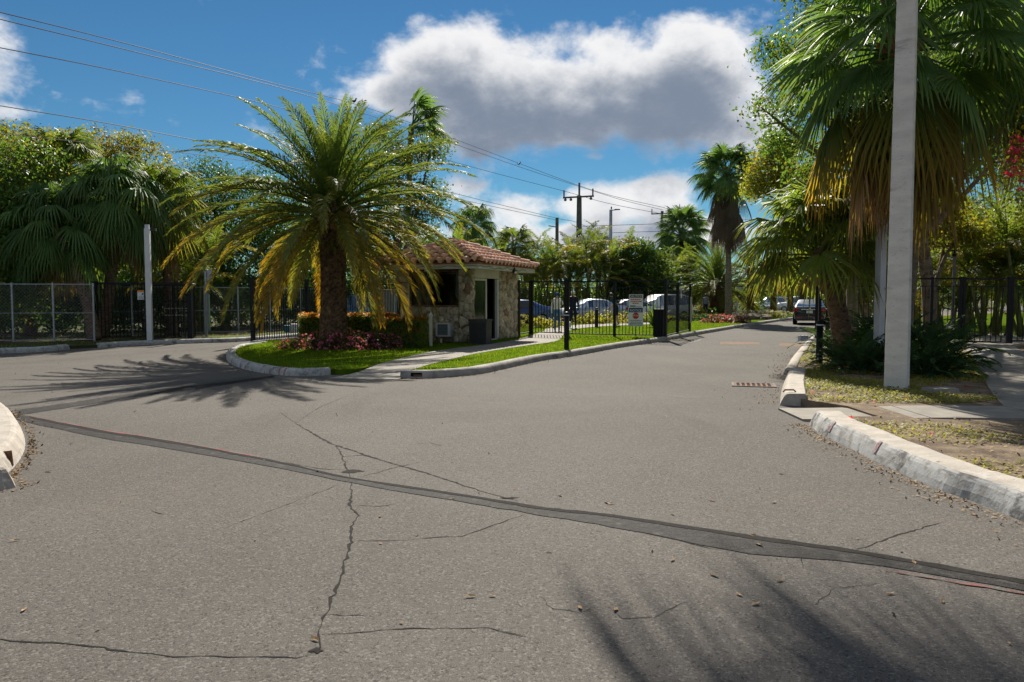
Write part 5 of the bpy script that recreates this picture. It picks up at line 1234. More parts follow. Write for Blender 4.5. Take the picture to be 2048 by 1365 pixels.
def trunk_mesh(path, radii, n=14, rings=.03, ring_n=1, seed=0, bump=.05):
    rr = random.Random(seed); P_ = catmull(path, 10); R_ = []
    for i in range(len(P_)):
        s = i / (len(P_) - 1) * (len(radii) - 1); k = min(len(radii) - 2, int(s)); f = s - k
        R_.append((radii[k] * (1 - f) + radii[k + 1] * f) * (1 + rr.uniform(-bump, bump)))
    return shade_smooth(MB().tube(P_, R_, n).mesh('trunk'))
def phoenix_frond(c, v):
    e0 = (84, 70, 57, 45, 34, 24, 14, 4, -8, -22, -38)[c]; dr = (30, 40, 48, 54, 56, 58, 60, 62, 62, 54, 44)[c]
    t0 = (0, 0, 0, 0, .01, .02, .04, .08, .14, .2, .26)[c]; t1 = (.02, .02, .03, .05, .07, .12, .18, .28, .38, .46, .52)[c]  # lower fronds: true yellowing plus backlit orange put into the tint
    return cached(('phx', c, v), lambda: pinnate_mesh(e0, 4.3, dr, 112, .60, .045, 30, c * 10 + v, t0 * (.5 + .5 * v), t1 * (.45 + .45 * v), 1.35, .07, .30), 'phoenix_leaf')
def phoenix(name, label, base, z0, ztop, tr, n, scale, seed, group=None, emin=10, wind=0.0):
    rr = random.Random(seed); t = thing(name, label, 'palm', (base[0], base[1], z0), rr.uniform(0, 6), group)
    h = ztop - z0
    mt = MB(); K = 46; N_ = 22; vs = []
    for i in range(K + 1):                                   # trunk with diamond leaf scars
        z = h * i / K; f = i / K; r = tr * (1.16 - .22 * min(1, f * 3) + .16 * max(0, f - .62) / .38)
        for k in range(N_):
            a = 2 * math.pi * k / N_ + (math.pi / N_ if i % 2 else 0); b = (.05 if (i + k) % 2 == 0 else -.02) * tr * 1.2 * rr.uniform(.4, 1.3)
            vs.append((math.cos(a) * (r + b), math.sin(a) * (r + b), z))
    fs = [(i * N_ + k, i * N_ + (k + 1) % N_, (i + 1) * N_ + (k + 1) % N_, (i + 1) * N_ + k) for i in range(K) for k in range(N_)] + [tuple(K * N_ + k for k in range(N_))]
    mt.add(vs, fs); obj('trunk', mt, 'trunk_phoenix', t)
    bt = cached('boot', lambda: MB().box((.16, 0, .02), (.34, .10, .05), 0, .8).mesh('boot'), 'boot')
    for i in range(int(n * .55)):
        a = i * GA; f = rr.random(); o = obj('boot', bt, None, t, (math.cos(a) * tr * .95, math.sin(a) * tr * .95, h - f * tr * 2.0), (0, -rad(20 + 45 * (1 - f) + rr.uniform(-12, 12)), a), scale * rr.uniform(.8, 1.3))
    for i in range(n):
        f = (i + .5) / n; c = min(emin, int(f ** 1.12 * (emin + 1))); v = rr.randint(0, 2); a = i * GA + rr.uniform(-.12, .12)
        r_ = tr * (.25 + .75 * f); z = h + tr * (.55 - 1.5 * f)
        o = obj('frond', phoenix_frond(c, v), None, t, (math.cos(a) * r_, math.sin(a) * r_, z), (rr.uniform(-.15, .15), rr.uniform(-.08, .08), a), scale * rr.uniform(.88, 1.08) * (.66, .78, .88, .94, 1, 1.04, 1.06, 1.06, 1.02, .96, .9)[c])
    return t
FE = (84, 64, 44, 24, 4, -16, -36, -56, -74)
def fan_leaf(kind, c, v):
    e = FE[c]; lo = c / 8.0
    if kind == 'liv': return cached(('liv', c, v), lambda: fan_mesh(e, 1.0, 1.05, 40, .80, 150, c * 7 + v, .02 + .05 * lo, .10 + .25 * lo * v, .40, fold=.18), 'fan_leaf')
    if kind == 'livl': return cached(('livl', c, v), lambda: fan_mesh(e, 1.0, 1.05, 40, .60, 150, c * 7 + v + 90, .02 + .08 * lo, .08 + .34 * lo, .40, fold=.18), 'fan_leaf_light')
    if kind == 'sab': return cached(('sab', c, v), lambda: fan_mesh(e, 1.0, 1.0, 42, .34, 128, c * 7 + v + 30, .0 + .08 * lo, .06 + .22 * lo, .46, fold=.38), 'fan_leaf')
    if kind == 'saby': return cached(('saby', c, v), lambda: fan_mesh(e, 1.0, 1.05, 42, .72, 118, c * 7 + v + 40, .10, .72, .42, fold=.42), 'fan_leaf_light')
    if kind == 'wash': return cached(('wash', c, v), lambda: fan_mesh(e, .8, .85, 30, .30, 110, c * 7 + v + 60, 0, .1, .5, fold=.35), 'fan_leaf')
    if kind == 'dead': return cached(('dead', c, v), lambda: fan_mesh(e, .85, 1.0, 30, .75, 62, c * 7 + v + 70, .2, .6, .35, fold=.7), 'fan_dead')
    if kind == 'deadg': return cached(('deadg', c, v), lambda: fan_mesh(e, .85, .9, 26, .75, 62, c * 7 + v + 80, .2, .5, .35, fold=.7), 'fan_dead_grey')
def fan_palm(label, base, z0, crown, reach, n, kind, tr, seed, dead=0, deadkind='dead', yellow=0, cmax=6, name='fan_palm', trm='trunk_grey', group=None, sway=0.0, wind=None, boots=0, c0=0, dlen=.4, bsc=1.0, lean=(.22, .6)):
    rr = random.Random(seed); t = thing(name, label, 'palm', (base[0], base[1], z0), 0, group)
    c = Vector((crown[0] - base[0], crown[1] - base[1], crown[2] - z0))
    path = [Vector((0, 0, 0)), Vector((c.x * lean[0] + sway, c.y * .3, c.z * .35)), Vector((c.x * lean[1] + sway, c.y * .65, c.z * .7)), c]
    obj('trunk', trunk_mesh(path, [tr * 1.25, tr, tr * .95, tr * 1.0], 14, seed=seed, bump=.07), trm, t)
    sc = reach / 2.0
    def put(mesh, a, z, r_, s, tilt=0.0):
        obj('leaf', mesh, None, t, (c.x + math.cos(a) * r_, c.y + math.sin(a) * r_, c.z + z), (rr.uniform(-.2, .2) + tilt, rr.uniform(-.1, .1), a), s)
    for i in range(n):
        f = (i + .5) / n; k = min(cmax, c0 + int(f * (cmax - c0 + 1))); a = i * GA + rr.uniform(-.25, .25)
        if wind is not None and rr.random() < .75: a = wind + rr.gauss(0, .75)
        kd = kind
        if yellow and f > 1 - yellow: kd = 'saby'
        put(fan_leaf(kd, k, rr.randint(0, 2)), a, tr * (.9 - 2.2 * f), tr * .6, sc * rr.uniform(.82, 1.12))
    for i in range(dead):
        a = i * GA + .5; k = rr.choice((6, 7, 7, 8)); put(fan_leaf(deadkind, k, rr.randint(0, 2)), a, -tr * 1.3 - rr.random() * (reach * .28 if deadkind == 'dead' else reach * dlen), tr * .7, sc * rr.uniform(.7, 1.0))
    if boots:
        bt = cached('boot', lambda: MB().box((.16, 0, .02), (.34, .10, .05), 0, .8).mesh('boot'), 'boot')
        for i in range(boots):
            a = i * GA; f = rr.random(); obj('boot', bt, None, t, (c.x + math.cos(a) * tr * .9, c.y + math.sin(a) * tr * .9, c.z - f * 1.0), (0, -rad(35 + 30 * rr.random()), a), bsc * rr.uniform(.8, 1.4))
    return t
def areca_frond(c, v):
    return cached(('areca', c, v), lambda: pinnate_mesh((80, 60, 40, 18)[c], 2.4, (55, 70, 78, 70)[c], 34, .62, .055, 24, c * 5 + v + 200, .02 + .10 * c * (v == 2), .10 + .14 * c * (v > 0), 1.5, .12, .45, .022, 36), 'areca_leaf')
def areca(label, base, z0, H, spread, stems, seed, per=7, name='areca_palm', group=None, fs=1.0, lo=.35, hi=.78):
    rr = random.Random(seed); t = thing(name, label, 'palm', (base[0], base[1], z0), 0, group)
    for i in range(stems):
        a = i * GA; r = spread * math.sqrt((i + .3) / stems); h = H * rr.uniform(lo, hi); x, y = math.cos(a) * r * .35, math.sin(a) * r * .35
        X_, Y_ = math.cos(a) * r, math.sin(a) * r
        obj('stem', shade_smooth(MB().tube([(x, y, 0), ((x + X_) / 2, (y + Y_) / 2, h * .5), (X_, Y_, h)], [.07, .055, .05], 7).mesh()), 'petiole', t)
        for k in range(per):
            b = k * GA + i; c = min(3, int(k / per * 4)); obj('frond', areca_frond(c, rr.randint(0, 2)), None, t, (X_, Y_, h), (rr.uniform(-.2, .2), 0, b), fs * rr.uniform(.75, 1.1))
    return t

# ---- broadleaf crowns: twigs of leaf sized faces spread through clumps
def leafcloud(clumps, ntw, per, size, rs, twig=.22, shell=.5, tintp=.12, box=False, up=.35, topfade=None):
    vols = np.array([c[1][0] * c[1][1] * c[1][2] for c in clumps]) ** (2 / 3.); cnt = np.maximum(4, (ntw * vols / vols.sum()).astype(int)); tw = []; nrm = []
    for (c, r), k in zip(clumps, cnt):
        if box:
            d = rs.uniform(-1, 1, (k, 3)); ax = rs.randint(0, 3, k); sg = rs.choice([-1, 1], k); pick = rs.uniform(0, 1, k) < .9
            d[np.arange(k)[pick], ax[pick]] = sg[pick] * rs.uniform(.86, 1.0, pick.sum()); d[:, 2] = np.where(d[:, 2] < -.8, rs.uniform(-1, 1, k), d[:, 2])
            tw.append(d * np.array(r) + np.array(c)); nrm.append(d)
        else:
            d = rs.normal(0, 1, (k, 3)); d /= np.linalg.norm(d, axis=1)[:, None]
            q = shell + (1 - shell) * rs.uniform(0, 1, k) ** .6; q *= 1 + .16 * np.sin(d[:, 0] * 5 + d[:, 2] * 4 + c[0]) 
            tw.append(d * q[:, None] * np.array(r) + np.array(c)); nrm.append(d)
    tw = np.concatenate(tw); nrm = np.concatenate(nrm); n = len(tw) * per
    ctr = np.repeat(tw, per, 0) + rs.normal(0, twig, (n, 3)) * np.array([1, 1, .7]); N = np.repeat(nrm, per, 0) * .6 + rs.normal(0, .8, (n, 3)); N[:, 2] += up
    N /= np.linalg.norm(N, axis=1)[:, None] + 1e-9
    a = np.cross(N, rs.normal(0, 1, (n, 3))); a /= np.linalg.norm(a, axis=1)[:, None] + 1e-9; b = np.cross(N, a); s = size * rs.uniform(.55, 1.3, n)
    v = np.zeros((n, 4, 3))
    v[:, 0] = ctr - a * s[:, None] * .55; v[:, 2] = ctr + a * s[:, None] * .55 - N * s[:, None] * .1; v[:, 1] = ctr + b * s[:, None] * .3 + N * s[:, None] * .06; v[:, 3] = ctr - b * s[:, None] * .3 + N * s[:, None] * .06
    tt = np.repeat(rs.uniform(0, 1, len(tw)) < tintp, per).astype(float) * rs.uniform(.3, 1, n)
    if topfade is not None: tt = np.clip(tt + topfade(ctr) * rs.uniform(.2, 1.0, n), 0, 1)
    sh = np.repeat(rs.uniform(0, 1, len(tw)), per)
    return npmesh('crown', v.reshape(-1, 3), np.arange(4 * n).reshape(-1, 4), np.repeat(tt, 4), np.repeat(sh, 4))
def rel(clumps, base): return [((c[0] - base[0], c[1] - base[1], c[2] - base[2]), r) for c, r in clumps]
def pxc(px, py, Y, rx, ry, rd=None):
    c = PD(px, py, Y); k = Y / FPX; return ((c.x, c.y, c.z), (rx * k, (rd or (rx + ry) / 2) * k, ry * k))
def tree(label, base, z0, clumps, ntw, per, size, m, seed, tr=.18, name='broadleaf_tree', twig=.25, tintp=.12, group=None, shell=.45, bark='bark', cat='tree', limbs=True, fork=.42):
    rr = random.Random(seed); t = thing(name, label, cat, (base[0], base[1], z0), 0, group); cl = rel(clumps, (base[0], base[1], z0))
    crown = obj('crown', leafcloud(cl, ntw, per, size, np.random.RandomState(seed), twig, shell, tintp), m, t)
    if limbs:
        zc = min(c[0][2] - c[1][2] * .3 for c in cl); zf = max(.4, min(zc, sum(c[0][2] for c in cl) / len(cl) * fork)); mx = sum(c[0][0] for c in cl) / len(cl); my = sum(c[0][1] for c in cl) / len(cl)
        fk = Vector((mx * .25, my * .25, zf)); mb = MB(); mb.tube(catmull([(0, 0, -.1), (fk.x * .2 + rr.uniform(-.1, .1), fk.y * .3, zf * .5), fk], 5), [tr * (1.3 - .4 * i / 10) for i in range(11)], 10)
        obj('trunk', shade_smooth(mb.mesh('trunk')), bark, t)
        for (c, r) in cl:
            e = Vector(c); md = fk.lerp(e, .5) + Vector((rr.uniform(-.3, .3), rr.uniform(-.3, .3), rr.uniform(-.1, .35))); mb = MB()
            p_ = catmull([fk - Vector((0, 0, .05)), md, e], 6); mb.tube(p_, [tr * .62 * (1 - .8 * i / (len(p_) - 1)) for i in range(len(p_))], 7)
            for q in range(4):
                s_ = p_[int(len(p_) * .6)].lerp(e, rr.random()); d = Vector((rr.gauss(0, 1) * r[0], rr.gauss(0, 1) * r[1], rr.gauss(0, .8) * r[2])) * .5; mb.tube([s_, s_ + d * .6 + Vector((0, 0, .1)), s_ + d], [tr * .18, tr * .12, tr * .05], 5)
            obj('limb', shade_smooth(mb.mesh('limb')), bark, t)
    return t

# ---------------------------------------------------------------- the palms one can pick out
pb_ = PD(668, 690, 23.2)
date = phoenix('date_palm', 'big feather leaved date palm in the flower bed before the gatehouse', pb_, LZ, PD(660, 415, 23.2).z, .385, 124, 1.0, 5)
fr = cached('fernleaf', lambda: pinnate_mesh(20, .7, 95, 14, .10, .04, 5, 3, 0, .1, 1.2, .1, .2, .01), 'fan_leaf_light')
for i in range(46):
    a = i * GA; f = random.random(); obj('fern', fr, None, date, (math.cos(a) * .47, math.sin(a) * .47, (PD(660, 490, 23.2).z - LZ) + (f - .45) * .85), (0, 0, a), random.uniform(.8, 1.3))
fan_palm('leaning fan palm behind the chain link at left, lowest leaves touching the fence', PD(190, 690, 27.2), .09, PD(108, 455, 28.0), 2.2, 44, 'liv', .19, 21, dead=4, cmax=6, trm='trunk_brown')
fan_palm('tall fan palm with the dense crown left of the white camera post', PD(205, 690, 28.6), .09, PD(232, 400, 29.0), 2.25, 52, 'liv', .19, 22, dead=5, cmax=6, trm='trunk_brown', sway=.15)
fan_palm('fan palm behind the left pair, highest tuft near the sky', PD(60, 690, 30.5), .09, PD(125, 345, 31), 2.2, 44, 'livl', .2, 23, cmax=6, trm='trunk_brown')
fan_palm('fan palm right of the white camera post, leaves reaching the date palm', PD(345, 690, 31), .09, PD(318, 410, 31), 2.2, 44, 'livl', .19, 24, dead=3, cmax=7, trm='trunk_brown')
fan_palm('fan palm with silvery hanging leaves at left edge', PD(-40, 690, 28.5), .09, PD(30, 470, 28.8), 2.0, 30, 'liv', .18, 25, cmax=6, trm='trunk_brown')
areca('feather palm with one bright frond behind the turnstile', PD(395, 690, 33), .09, 4.6, .9, 5, 26, fs=1.05)
wt_ = PD(823, 250, 46); fan_palm('thin tall fan palm blown by wind above the date palm', PD(812, 690, 46), .09, wt_, 2.9, 15, 'wash', .17, 27, cmax=4, wind=rad(-15), dead=2, name='fan_palm', trm='trunk_brown')
fan_palm('tall cabbage palm with a grey skirt of dead leaves by the lane', P(1457, 640, .1), .1, PD(1455, 352, 52), 2.6, 54, 'sab', .20, 28, dead=80, deadkind='deadg', cmax=5, dlen=1.0, name='cabbage_palm')
fan_palm('round headed cabbage palm behind the small date palm', PD(1372, 640, 74), .05, PD(1362, 470, 74), 3.3, 64, 'sab', .24, 29, dead=34, deadkind='deadg', cmax=7, name='cabbage_palm')
phoenix('date_palm', 'smaller date palm among the flower beds up the lane', P(1434, 633, .1), .1, PD(1434, 560, 54).z, .62, 76, 1.08, 30)
fan_palm('low leaning fan palm beside the right bollard', PD(1690, 720, 18.0), .1, PD(1638, 494, 17.8), 1.95, 48, 'livl', .215, 31, dead=0, cmax=4, trm='trunk_brown', boots=18, bsc=.6)
fan_palm('second fan palm behind the low leaning one', PD(1705, 690, 22.0), .1, PD(1700, 470, 22.0), 1.9, 30, 'livl', .15, 32, cmax=4)
big = fan_palm('large cabbage palm with brown hanging leaves behind the concrete pole', PD(1794, 760, 15.2), .1, PD(1800, 95, 15.2), 2.7, 52, 'sab', .17, 33, dead=18, yellow=.24, cmax=7, name='cabbage_palm', trm='trunk_brown', boots=40)
fan_palm('fan palm at the right edge with big dark hanging leaves', PD(2110, 760, 17.5), .1, PD(2060, 60, 17.5), 2.8, 34, 'sab', .18, 34, dead=4, cmax=7, name='cabbage_palm', trm='trunk_brown')
fan_palm('very tall fan palm leaning over the lane, its crown above the frame', PD(1796, 740, 17.2), .1, Vector((3.15, 15.0, 11.3)), 3.2, 32, 'sab', .17, 35, cmax=5, name='fan_palm', lean=(.03, .24))
fan_palm('cabbage palm rising over the roof of the gatehouse', PD(952, 640, 60), .05, PD(948, 452, 60), 2.2, 36, 'liv', .2, 36, cmax=7)
fan_palm('fan palm left of the short thin utility pole', PD(1030, 640, 63), .05, PD(1028, 495, 63), 2.3, 30, 'livl', .2, 37, cmax=6)
# palms along the lane farther up
for i, (px_, Y_, py_, sc_, lb) in enumerate([(1500, 60, 560, .8, 'first'), (1546, 66, 560, .75, 'second'), (1580, 70, 555, .75, 'third'), (1604, 62, 560, .7, 'fourth')]):
    phoenix('date_palm', lb + ' of the small date palms in a row right of the grey skirted palm', PD(px_, 640, Y_), .1, PD(px_, py_, Y_).z + .7, .26, 30, sc_, 40 + i, 'small date palms up the lane')
# feather palms of the back hedge
HG = [(905, 62, 6.6), (985, 66, 6.2), (1060, 64, 6.6), (1105, 61, 7.0), (1150, 64, 7.0), (1188, 60, 6.8), (1222, 63, 6.4), (880, 55, 6.0), (1345, 66, 5.2)]
ORD = ['first', 'second', 'third', 'fourth', 'fifth', 'sixth', 'seventh']
for i, (px_, Y_, h_) in enumerate(HG):
    if i < 7: lb = ORD[i] + ' feather palm from the left in the tall back hedge'
    else: lb = ('feather palm just behind the gatehouse roof', 'feather palm at the right end of the back hedge')[i - 7]
    areca(lb, PD(px_, 640, Y_), .05, h_, 1.9, 9, 60 + i, 8, group='feather palms of the back hedge', fs=1.12)
# feather palms behind the right hand fence
for i, (px_, Y_, h_, lb) in enumerate([(1900, 32, 5.2, 'feather palm behind the garden lamp'), (1985, 30, 5.4, 'yellowish feather palm behind the right hand gate'), (2060, 29, 5.6, 'feather palm at the right edge behind the fence'), (1850, 37, 6.0, 'feather palm behind the concrete pole'), (1960, 38, 7.0, 'tall feather palm deep behind the right hand gate'), (1750, 34, 4.6, 'feather palm behind the pale metal post')]):
    areca(lb, PD(px_, 660, Y_), .1, h_, 1.4, 7, 80 + i, 9, group='feather palms behind the right fence', lo=.16, hi=.72)

# ---------------------------------------------------------------- broadleaf trees
tree('bushy tree with small glossy leaves at the left edge', PD(-10, 690, 28.3), .09, [pxc(40, 330, 28.3, 85, 62), pxc(-70, 370, 28.3, 110, 110), pxc(10, 430, 27.6, 70, 60), pxc(45, 520, 27.6, 60, 70), pxc(15, 590, 27.4, 75, 60), pxc(-80, 520, 27.6, 95, 110), pxc(-160, 450, 28, 120, 160)], 2600, 12, .13, 'broad_green', 101, tintp=.2)
tree('wide tree with orange tinged top behind the left palms', PD(120, 690, 37), .09, [pxc(20, 290, 37, 90, 42), pxc(120, 300, 37, 85, 40), pxc(215, 295, 37, 80, 34), pxc(280, 330, 37.5, 80, 50), pxc(60, 380, 37, 100, 70), pxc(200, 400, 37.5, 110, 80), pxc(330, 430, 38, 80, 80), pxc(-90, 330, 36, 110, 90)], 3000, 12, .14, 'broad_yellow', 102, tintp=.18, tr=.25)
tree('dark leafy tree behind the left side of the date palm', PD(450, 690, 40), .09, [pxc(420, 375, 40, 60, 60), pxc(500, 410, 40, 80, 80), pxc(410, 480, 40, 80, 80), pxc(560, 470, 41, 80, 80), pxc(480, 530, 40, 90, 70), pxc(380, 560, 39, 70, 60)], 2700, 12, .14, 'broad_dark', 103, tr=.22)
tree('airy tree with yellowish leaves behind the right side of the date palm', PD(800, 690, 38.5), .09, [pxc(765, 265, 38.5, 40, 26), pxc(800, 320, 38.5, 60, 42), pxc(860, 300, 38.5, 40, 30), pxc(760, 385, 38.5, 55, 50), pxc(850, 395, 38.5, 50, 45), pxc(810, 450, 38.5, 70, 45), pxc(740, 480, 38.5, 60, 50)], 1500, 11, .13, 'broad_green', 104, tintp=.35, shell=.2)
tree('dense dark tree behind the palm trunk and the gatehouse roof', PD(690, 690, 43), .09, [pxc(640, 500, 43, 80, 70), pxc(720, 530, 43, 80, 60), pxc(800, 540, 44, 70, 50), pxc(880, 520, 46, 60, 55), pxc(600, 580, 42, 80, 45), pxc(700, 590, 43, 90, 40), pxc(830, 600, 45, 80, 40)], 2400, 11, .15, 'broad_dark', 105, tr=.2)
tree('round topped dark green tree right of the lamp post', PD(1285, 640, 62), .05, [pxc(1275, 505, 62, 40, 28), pxc(1300, 535, 62, 38, 42), pxc(1250, 545, 62, 42, 36), pxc(1290, 580, 62, 50, 36), pxc(1240, 590, 62, 45, 36), pxc(1325, 575, 63, 30, 40)], 2000, 11, .2, 'broad_green', 106, twig=.3)
tree('big spreading tree over the right verge with small leaves against the sky', PD(1862, 660, 26.5), .1, [pxc(1545, 105, 24, 42, 36), pxc(1522, 215, 24, 32, 22), pxc(1590, 180, 24.5, 60, 60), pxc(1570, 275, 25, 55, 40), pxc(1640, 60, 25, 80, 70), pxc(1625, 340, 25.5, 55, 45), pxc(1700, 170, 26, 80, 90), pxc(1690, 300, 26, 70, 70), pxc(1800, 60, 27, 100, 80),
      pxc(1920, 60, 27, 90, 80), pxc(2020, 90, 26, 90, 90), pxc(1880, 230, 28, 80, 60), pxc(1970, 300, 28, 90, 70), pxc(2060, 240, 27, 80, 100), pxc(1850, 360, 28, 70, 50), pxc(1720, -60, 26, 200, 70), pxc(1940, -80, 26, 180, 80), pxc(1790, 330, 26, 70, 60), pxc(1760, 230, 24, 70, 60)], 5600, 11, .125, 'broad_green', 107, tr=.2, tintp=.15, shell=.3)
tree('yellow green tree behind the low fan palm', PD(1738, 640, 40), .1, [pxc(1545, 335, 40, 45, 36), pxc(1590, 365, 40, 50, 36), pxc(1515, 375, 40, 30, 22), pxc(1640, 400, 40, 60, 50), pxc(1560, 300, 40, 35, 25)], 1500, 12, .14, 'broad_yellow', 108, tintp=.1, tr=.14, shell=.35)
tree('shaded tree deep behind the right hand fence', PD(1930, 640, 42), .1, [pxc(1880, 430, 42, 80, 70), pxc(1980, 470, 42, 90, 80), pxc(2060, 400, 42, 90, 90), pxc(1830, 520, 42, 70, 60), pxc(1930, 560, 42, 110, 50), pxc(2050, 560, 42, 90, 60)], 2400, 11, .16, 'broad_green', 109, tr=.18, tintp=.2)
tree('gnarled leaning tree behind the right fence, left of the garden lamp', PD(1858, 660, 28.5), .1, [pxc(1840, 470, 28.5, 40, 30), pxc(1930, 470, 28.5, 50, 30), pxc(1890, 420, 28.5, 40, 30)], 500, 11, .13, 'broad_yellow', 110, tr=.17, shell=.2)
# shrubs that close the view under the trees
SH = [(-60, 33, 2.8), (60, 33, 2.4), (170, 33.5, 2.6), (290, 34, 2.5), (400, 36, 2.6), (480, 40, 2.8), (570, 43, 2.6), (650, 46, 2.6), (880, 52, 2.8)]
SN = ['at the far left', 'under the bushy tree', 'under the left fan palms', 'behind the turnstile', 'behind the thin sign post', 'behind the date palm fronds', 'seen through the long gate', 'behind the palm trunk', 'right behind the gatehouse']
for i, (px_, Y_, h_) in enumerate(SH):
    c = PD(px_, 640, Y_); k = 100 * Y_ / FPX
    tree('dark undergrowth shrub ' + SN[i], (c.x, c.y), .09, [((c.x - k * .4, c.y, h_ * .5), (k * .55, .9, h_ * .5)), ((c.x + k * .4, c.y + .3, h_ * .45), (k * .55, .9, h_ * .45)), ((c.x, c.y, h_ * .75), (k * .5, .8, h_ * .35))], 620, 11, .14, 'broad_dark', 120 + i, tr=.05, name='shrub', group='undergrowth shrubs', cat='shrub', tintp=.1)
for i, (px_, Y_, h_, lb) in enumerate([(1400, 78, 3.2, 'behind the standing person'), (1470, 86, 3.6, 'behind the grey skirted palm trunk'), (1540, 96, 3.8, 'behind the small date palms'), (1690, 60, 3.4, 'behind the low fan palm trunk'), (1780, 48, 3.4, 'behind the pale metal post'), (1640, 105, 5.0, 'far up the lane'), (1270, 68, 2.6, 'under the round topped tree'), (1150, 68, 2.6, 'under the back hedge palms'), (1050, 68, 2.6, 'at the left of the back hedge')]):
    c = PD(px_, 640, Y_); k = 80 * Y_ / FPX
    tree('green shrub ' + lb, (c.x, c.y), .05, [((c.x - k * .4, c.y, h_ * .5), (k * .55, 1.2, h_ * .5)), ((c.x + k * .4, c.y + .3, h_ * .45), (k * .55, 1.2, h_ * .45)), ((c.x, c.y, h_ * .8), (k * .5, 1.0, h_ * .35))], 480, 10, .22, 'broad_green', 140 + i, tr=.06, name='shrub', group='shrubs far back', cat='shrub', twig=.3)
# the far tree line: one crown mesh shared by the farthest trees
far_me = [leafcloud([((0, 0, 5.0), (3.6, 3, 2.6)), ((-2.6, 0, 3.6), (2.6, 2.4, 2.2)), ((2.7, .4, 3.8), (2.6, 2.4, 2.4)), ((.5, -.5, 2.2), (3.8, 2.6, 1.8))], 700, 10, .32, np.random.RandomState(900 + k), .4, .4, .12) for k in range(2)]
for me_ in far_me: me_.materials.append(MATS['broad_green'])
tm_ = shade_smooth(MB().tube([(0, 0, 0), (.1, 0, 1.5), (0, 0, 3.6)], [.28, .22, .14], 8).mesh('trunk')); tm_.materials.append(MATS['bark'])
for i, (x_, y_, s_) in enumerate([(-50, 60, 1.2), (-42, 46, 1.2), (-33, 58, 1.1), (-25, 52, 1.1), (-17, 66, 1.1), (-8, 84, .95), (3, 92, .8), (14, 96, .8), (26, 104, .8), (37, 108, .9), (50, 104, 1.1), (60, 92, 1.2), (58, 74, 1.2), (52, 58, 1.2), (44, 46, 1.2), (36, 40, 1.1), (66, 120, 1.2)]):
    t = thing('broadleaf_tree', ('first', 'second', 'third', 'fourth', 'fifth', 'sixth', 'seventh', 'eighth', 'ninth', 'tenth', 'eleventh', 'twelfth', 'thirteenth', 'fourteenth', 'fifteenth', 'sixteenth', 'last')[i] + ' leafy tree from the left in the far tree line', 'tree', (x_, y_, 0), i * 1.3, 'trees of the far tree line'); t.scale = (s_,) * 3
    obj('crown', far_me[i % 2], None, t); obj('trunk', tm_, None, t)
# ---------------------------------------------------------------- shrubs and beds near by
def coontie(label, p, n, s, seed):
    rr = random.Random(seed); t = thing('cycad_shrub', label, 'shrub', (p.x, p.y, .1), 0, 'dark fern leaved shrubs on the right verge')
    for i in range(n):
        f = i / n; c = min(4, int(f * 5)); a = i * GA
        me = cached(('coon', c, i % 2), lambda: pinnate_mesh((78, 62, 46, 30, 16)[c], .95, (60, 70, 75, 70, 60)[c], 17, .20, .045, 10, 300 + c * 2 + i % 2, 0, .12, 1.3, .2, .2, .012, 40), 'coontie')
        obj('frond', me, None, t, (math.cos(a) * .12 * f * s, math.sin(a) * .12 * f * s, .05), (rr.uniform(-.25, .25), rr.uniform(-.1, .1), a), s * rr.uniform(.75, 1.2))
for i, (px_, py_, Y_, s_, lb) in enumerate([(1680, 720, 16.4, .85, 'just right of the right bollard'), (1722, 726, 15.4, .9, 'in front of the pale metal post'), (1750, 715, 16.0, .9, 'touching the concrete pole at left'), (1710, 700, 18.6, 1.2, 'at the foot of the low leaning palm'), (1748, 680, 19.5, 1.5, 'tall, behind the pale metal post'), (1848, 735, 14.6, .95, 'just right of the concrete pole'), (1888, 730, 14.8, .9, 'beside the shaded walk'), (1860, 705, 16.5, 1.25, 'behind the concrete pole at right'), (1900, 705, 17.5, 1.1, 'nearest the right hand gate'), (1662, 690, 20.5, 1.0, 'behind the right bollard'), (1790, 700, 18.5, 1.5, 'hidden largely by the concrete pole')]):
    coontie('dark fern leaved shrub ' + lb, PD(px_, py_, Y_), 34, s_, 400 + i)
# flower beds: a leafy mound with blossoms
def bed(label, clumps, ntw, per, lsize, lm_, petal, npet, psize, seed, name='flower_bed', tintp=.3):
    rs = np.random.RandomState(seed); c0 = clumps[0][0]; t = thing(name, label, 'flower bed', (c0[0], c0[1], LZ)); cl = rel(clumps, (c0[0], c0[1], LZ))
    o = obj('leaves', leafcloud(cl, ntw, per, lsize, rs, .06, .35, tintp), lm_, t); o['kind'] = 'stuff'
    if petal:
        up_ = [((c[0], c[1], c[2] + r[2] * .06), (r[0] * 1.02, r[1] * 1.02, r[2] * 1.04)) for c, r in cl]
        o = obj('blossoms', leafcloud(up_, npet, 3, psize, rs, .02, .96, .25), petal, t); o['kind'] = 'stuff'
    return t
def mound(px, py, w, h, d=.5, z=LZ):
    c = P(px, py, z); return ((c.x, c.y, z + .02), (w, d, h))
bed('pink flowering bed at the foot of the big date palm', [mound(735, 697, .75, .42, .7), mound(690, 699, .75, .38, .6), mound(645, 699, .7, .40, .6), mound(610, 698, .6, .34, .5), mound(578, 698, .45, .22, .4), mound(770, 698, .5, .40, .6), mound(715, 692, .9, .46, .7)], 900, 8, .07, 'bed_leaf', 'petal_pink', 900, .062, 500, tintp=.12)
